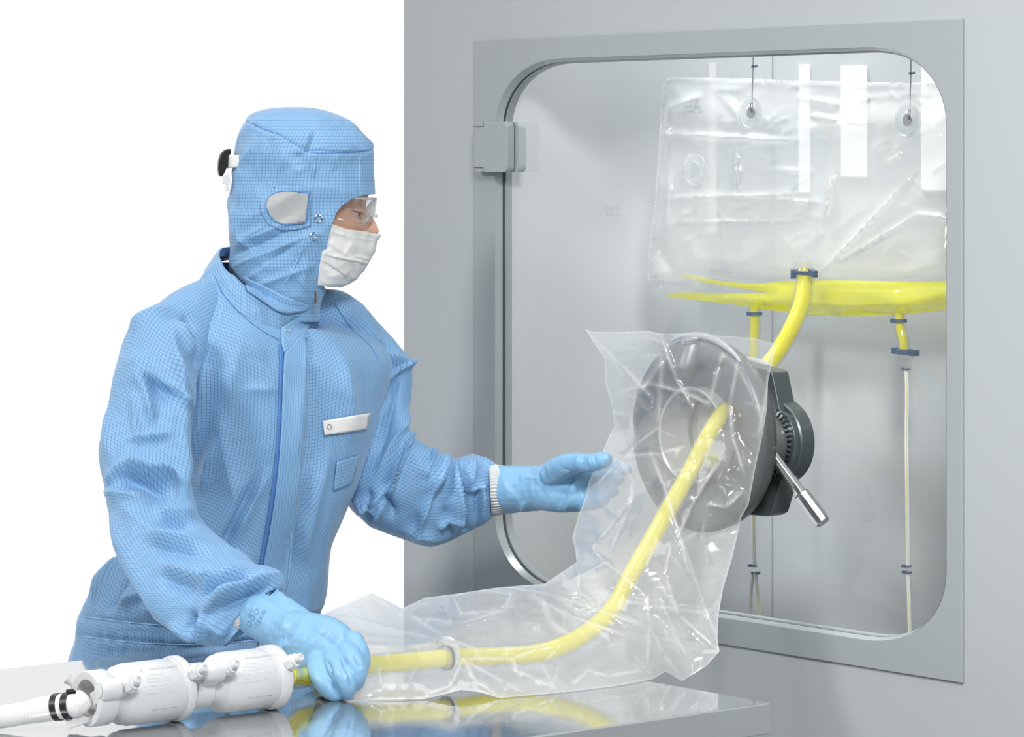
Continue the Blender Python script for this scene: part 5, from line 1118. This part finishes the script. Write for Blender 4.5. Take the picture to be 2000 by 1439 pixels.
# right hand (near): fist on the tube
R1 = [[(512, 1204, 4.505, .0315), (550, 1228, 4.48, .0305), (585, 1250, 4.455, .0320)],
      [(575, 1235, 4.455, .0300), (615, 1236, 4.43, .0260), (650, 1243, 4.41, .0235), (672, 1262, 4.40, .021)],
      [(575, 1262, 4.445, .0260), (605, 1276, 4.425, .0250), (622, 1288, 4.41, .0215)],
      [(600, 1255, 4.43, .0330), (640, 1268, 4.41, .0280), (655, 1282, 4.40, .0240)],
      [(622, 1288, 4.400, .0168), (625, 1316, 4.368, .0150), (638, 1342, 4.353, .0132), (655, 1353, 4.350, .0120)],
      [(650, 1284, 4.388, .0162), (661, 1307, 4.352, .0148), (676, 1330, 4.340, .0132), (677, 1350, 4.348, .0115)],
      [(675, 1270, 4.388, .0156), (689, 1290, 4.356, .0142), (699, 1312, 4.350, .0128), (694, 1334, 4.360, .0110)],
      [(690, 1252, 4.398, .0142), (702, 1272, 4.384, .0126), (707, 1292, 4.382, .0116), (703, 1308, 4.390, .0100)],
      [(590, 1270, 4.45, .020), (600, 1300, 4.46, .017), (615, 1325, 4.44, .0145), (640, 1335, 4.42, .012)]]
gl2 = blobs('right_glove', R1, M['glove'], person, .0014, 5)
wrinkle(gl2, [(560, 1205, 540, 1262, 5, 2), (575, 1215, 545, 1270, 5, -2.2), (590, 1215, 570, 1265, 5, 2), (605, 1225, 575, 1290, 6, -1.8), (630, 1230, 590, 1280, 7, 1.8), (560, 1255, 545, 1275, 4, 3), (555, 1250, 570, 1240, 3, -2), (668, 1228, 672, 1262, 4, 2), (640, 1292, 650, 1330, 3.5, -5), (650, 1330, 666, 1366, 3.5, -5), (668, 1285, 682, 1318, 3.5, -5), (682, 1318, 687, 1345, 3.5, -4), (692, 1280, 704, 1305, 3, -4),  (560, 1300, 610, 1330, 5, 2), (545, 1200, 520, 1240, 6, 1.8)], .0003, 55, 8)
V, cf = cuffmesh('glove_cuff', [(463, 1222, 541, 1150, 4.515, .62), (466, 1226, 545, 1153, 4.512, .64), (482, 1238, 560, 1163, 4.50, .70), (510, 1255, 585, 1180, 4.485, .78), (545, 1276, 612, 1200, 4.465, .84), (570, 1290, 628, 1215, 4.45, .80)], M['glove'], gl2, folds=[(475, 1190, 510, 1230, 6, 2), (500, 1175, 540, 1210, 6, 2.5), (520, 1165, 545, 1215, 5, -2), (530, 1250, 560, 1225, 4, 2.5), (520, 1240, 550, 1262, 4, -2), (575, 1205, 545, 1262, 6, 2)])
t = MB(); t.tube([Vector(v) for v in V[1, :-1]], .0011, 6, closed=True); t.build('rolled_edge', M['glove'], gl2)
cbv = bvh_of([cf, gl2])
def drape_text(txt, size, px, py, rot, bvh, m, parent, name='glove_print'):
    vs, fs = text_mesh(txt, size); r = math.radians(rot); mb = MB()
    mb.add([drape(bvh, px+x*math.cos(r)+y*math.sin(r), py+x*math.sin(r)-y*math.cos(r), .0008, 4.48) for x, y, _ in vs], fs); return mb.build(name, m, parent, smooth=False)
M['gloveink'] = mat('glove_ink', (.10, .25, .45), .6)
drape_text('CE 0120', 10, 509, 1206, -62, cbv, M['gloveink'], gl2); drape_text('EN 374', 6, 489, 1197, -62, cbv, M['gloveink'], gl2)
for (x, y) in ((501, 1194), (493, 1206), (487, 1218)):
    K = [drape(cbv, x+4*math.cos(a), y+5*math.sin(a), .0006) for a in np.linspace(0, 2*math.pi, 24, endpoint=False)]; MB().tube(K, .0004, 5, closed=True).build('glove_print', M['gloveink'], gl2)
V, kn = cuffmesh('knit_cuff', [(450, 1222, 500, 1165, 4.522, .7), (455, 1224, 510, 1163, 4.52, .7), (464, 1228, 522, 1162, 4.515, .7), (476, 1226, 530, 1168, 4.51, .7)], M['knit'], cover, nc=481, rib=.0007, nz=())
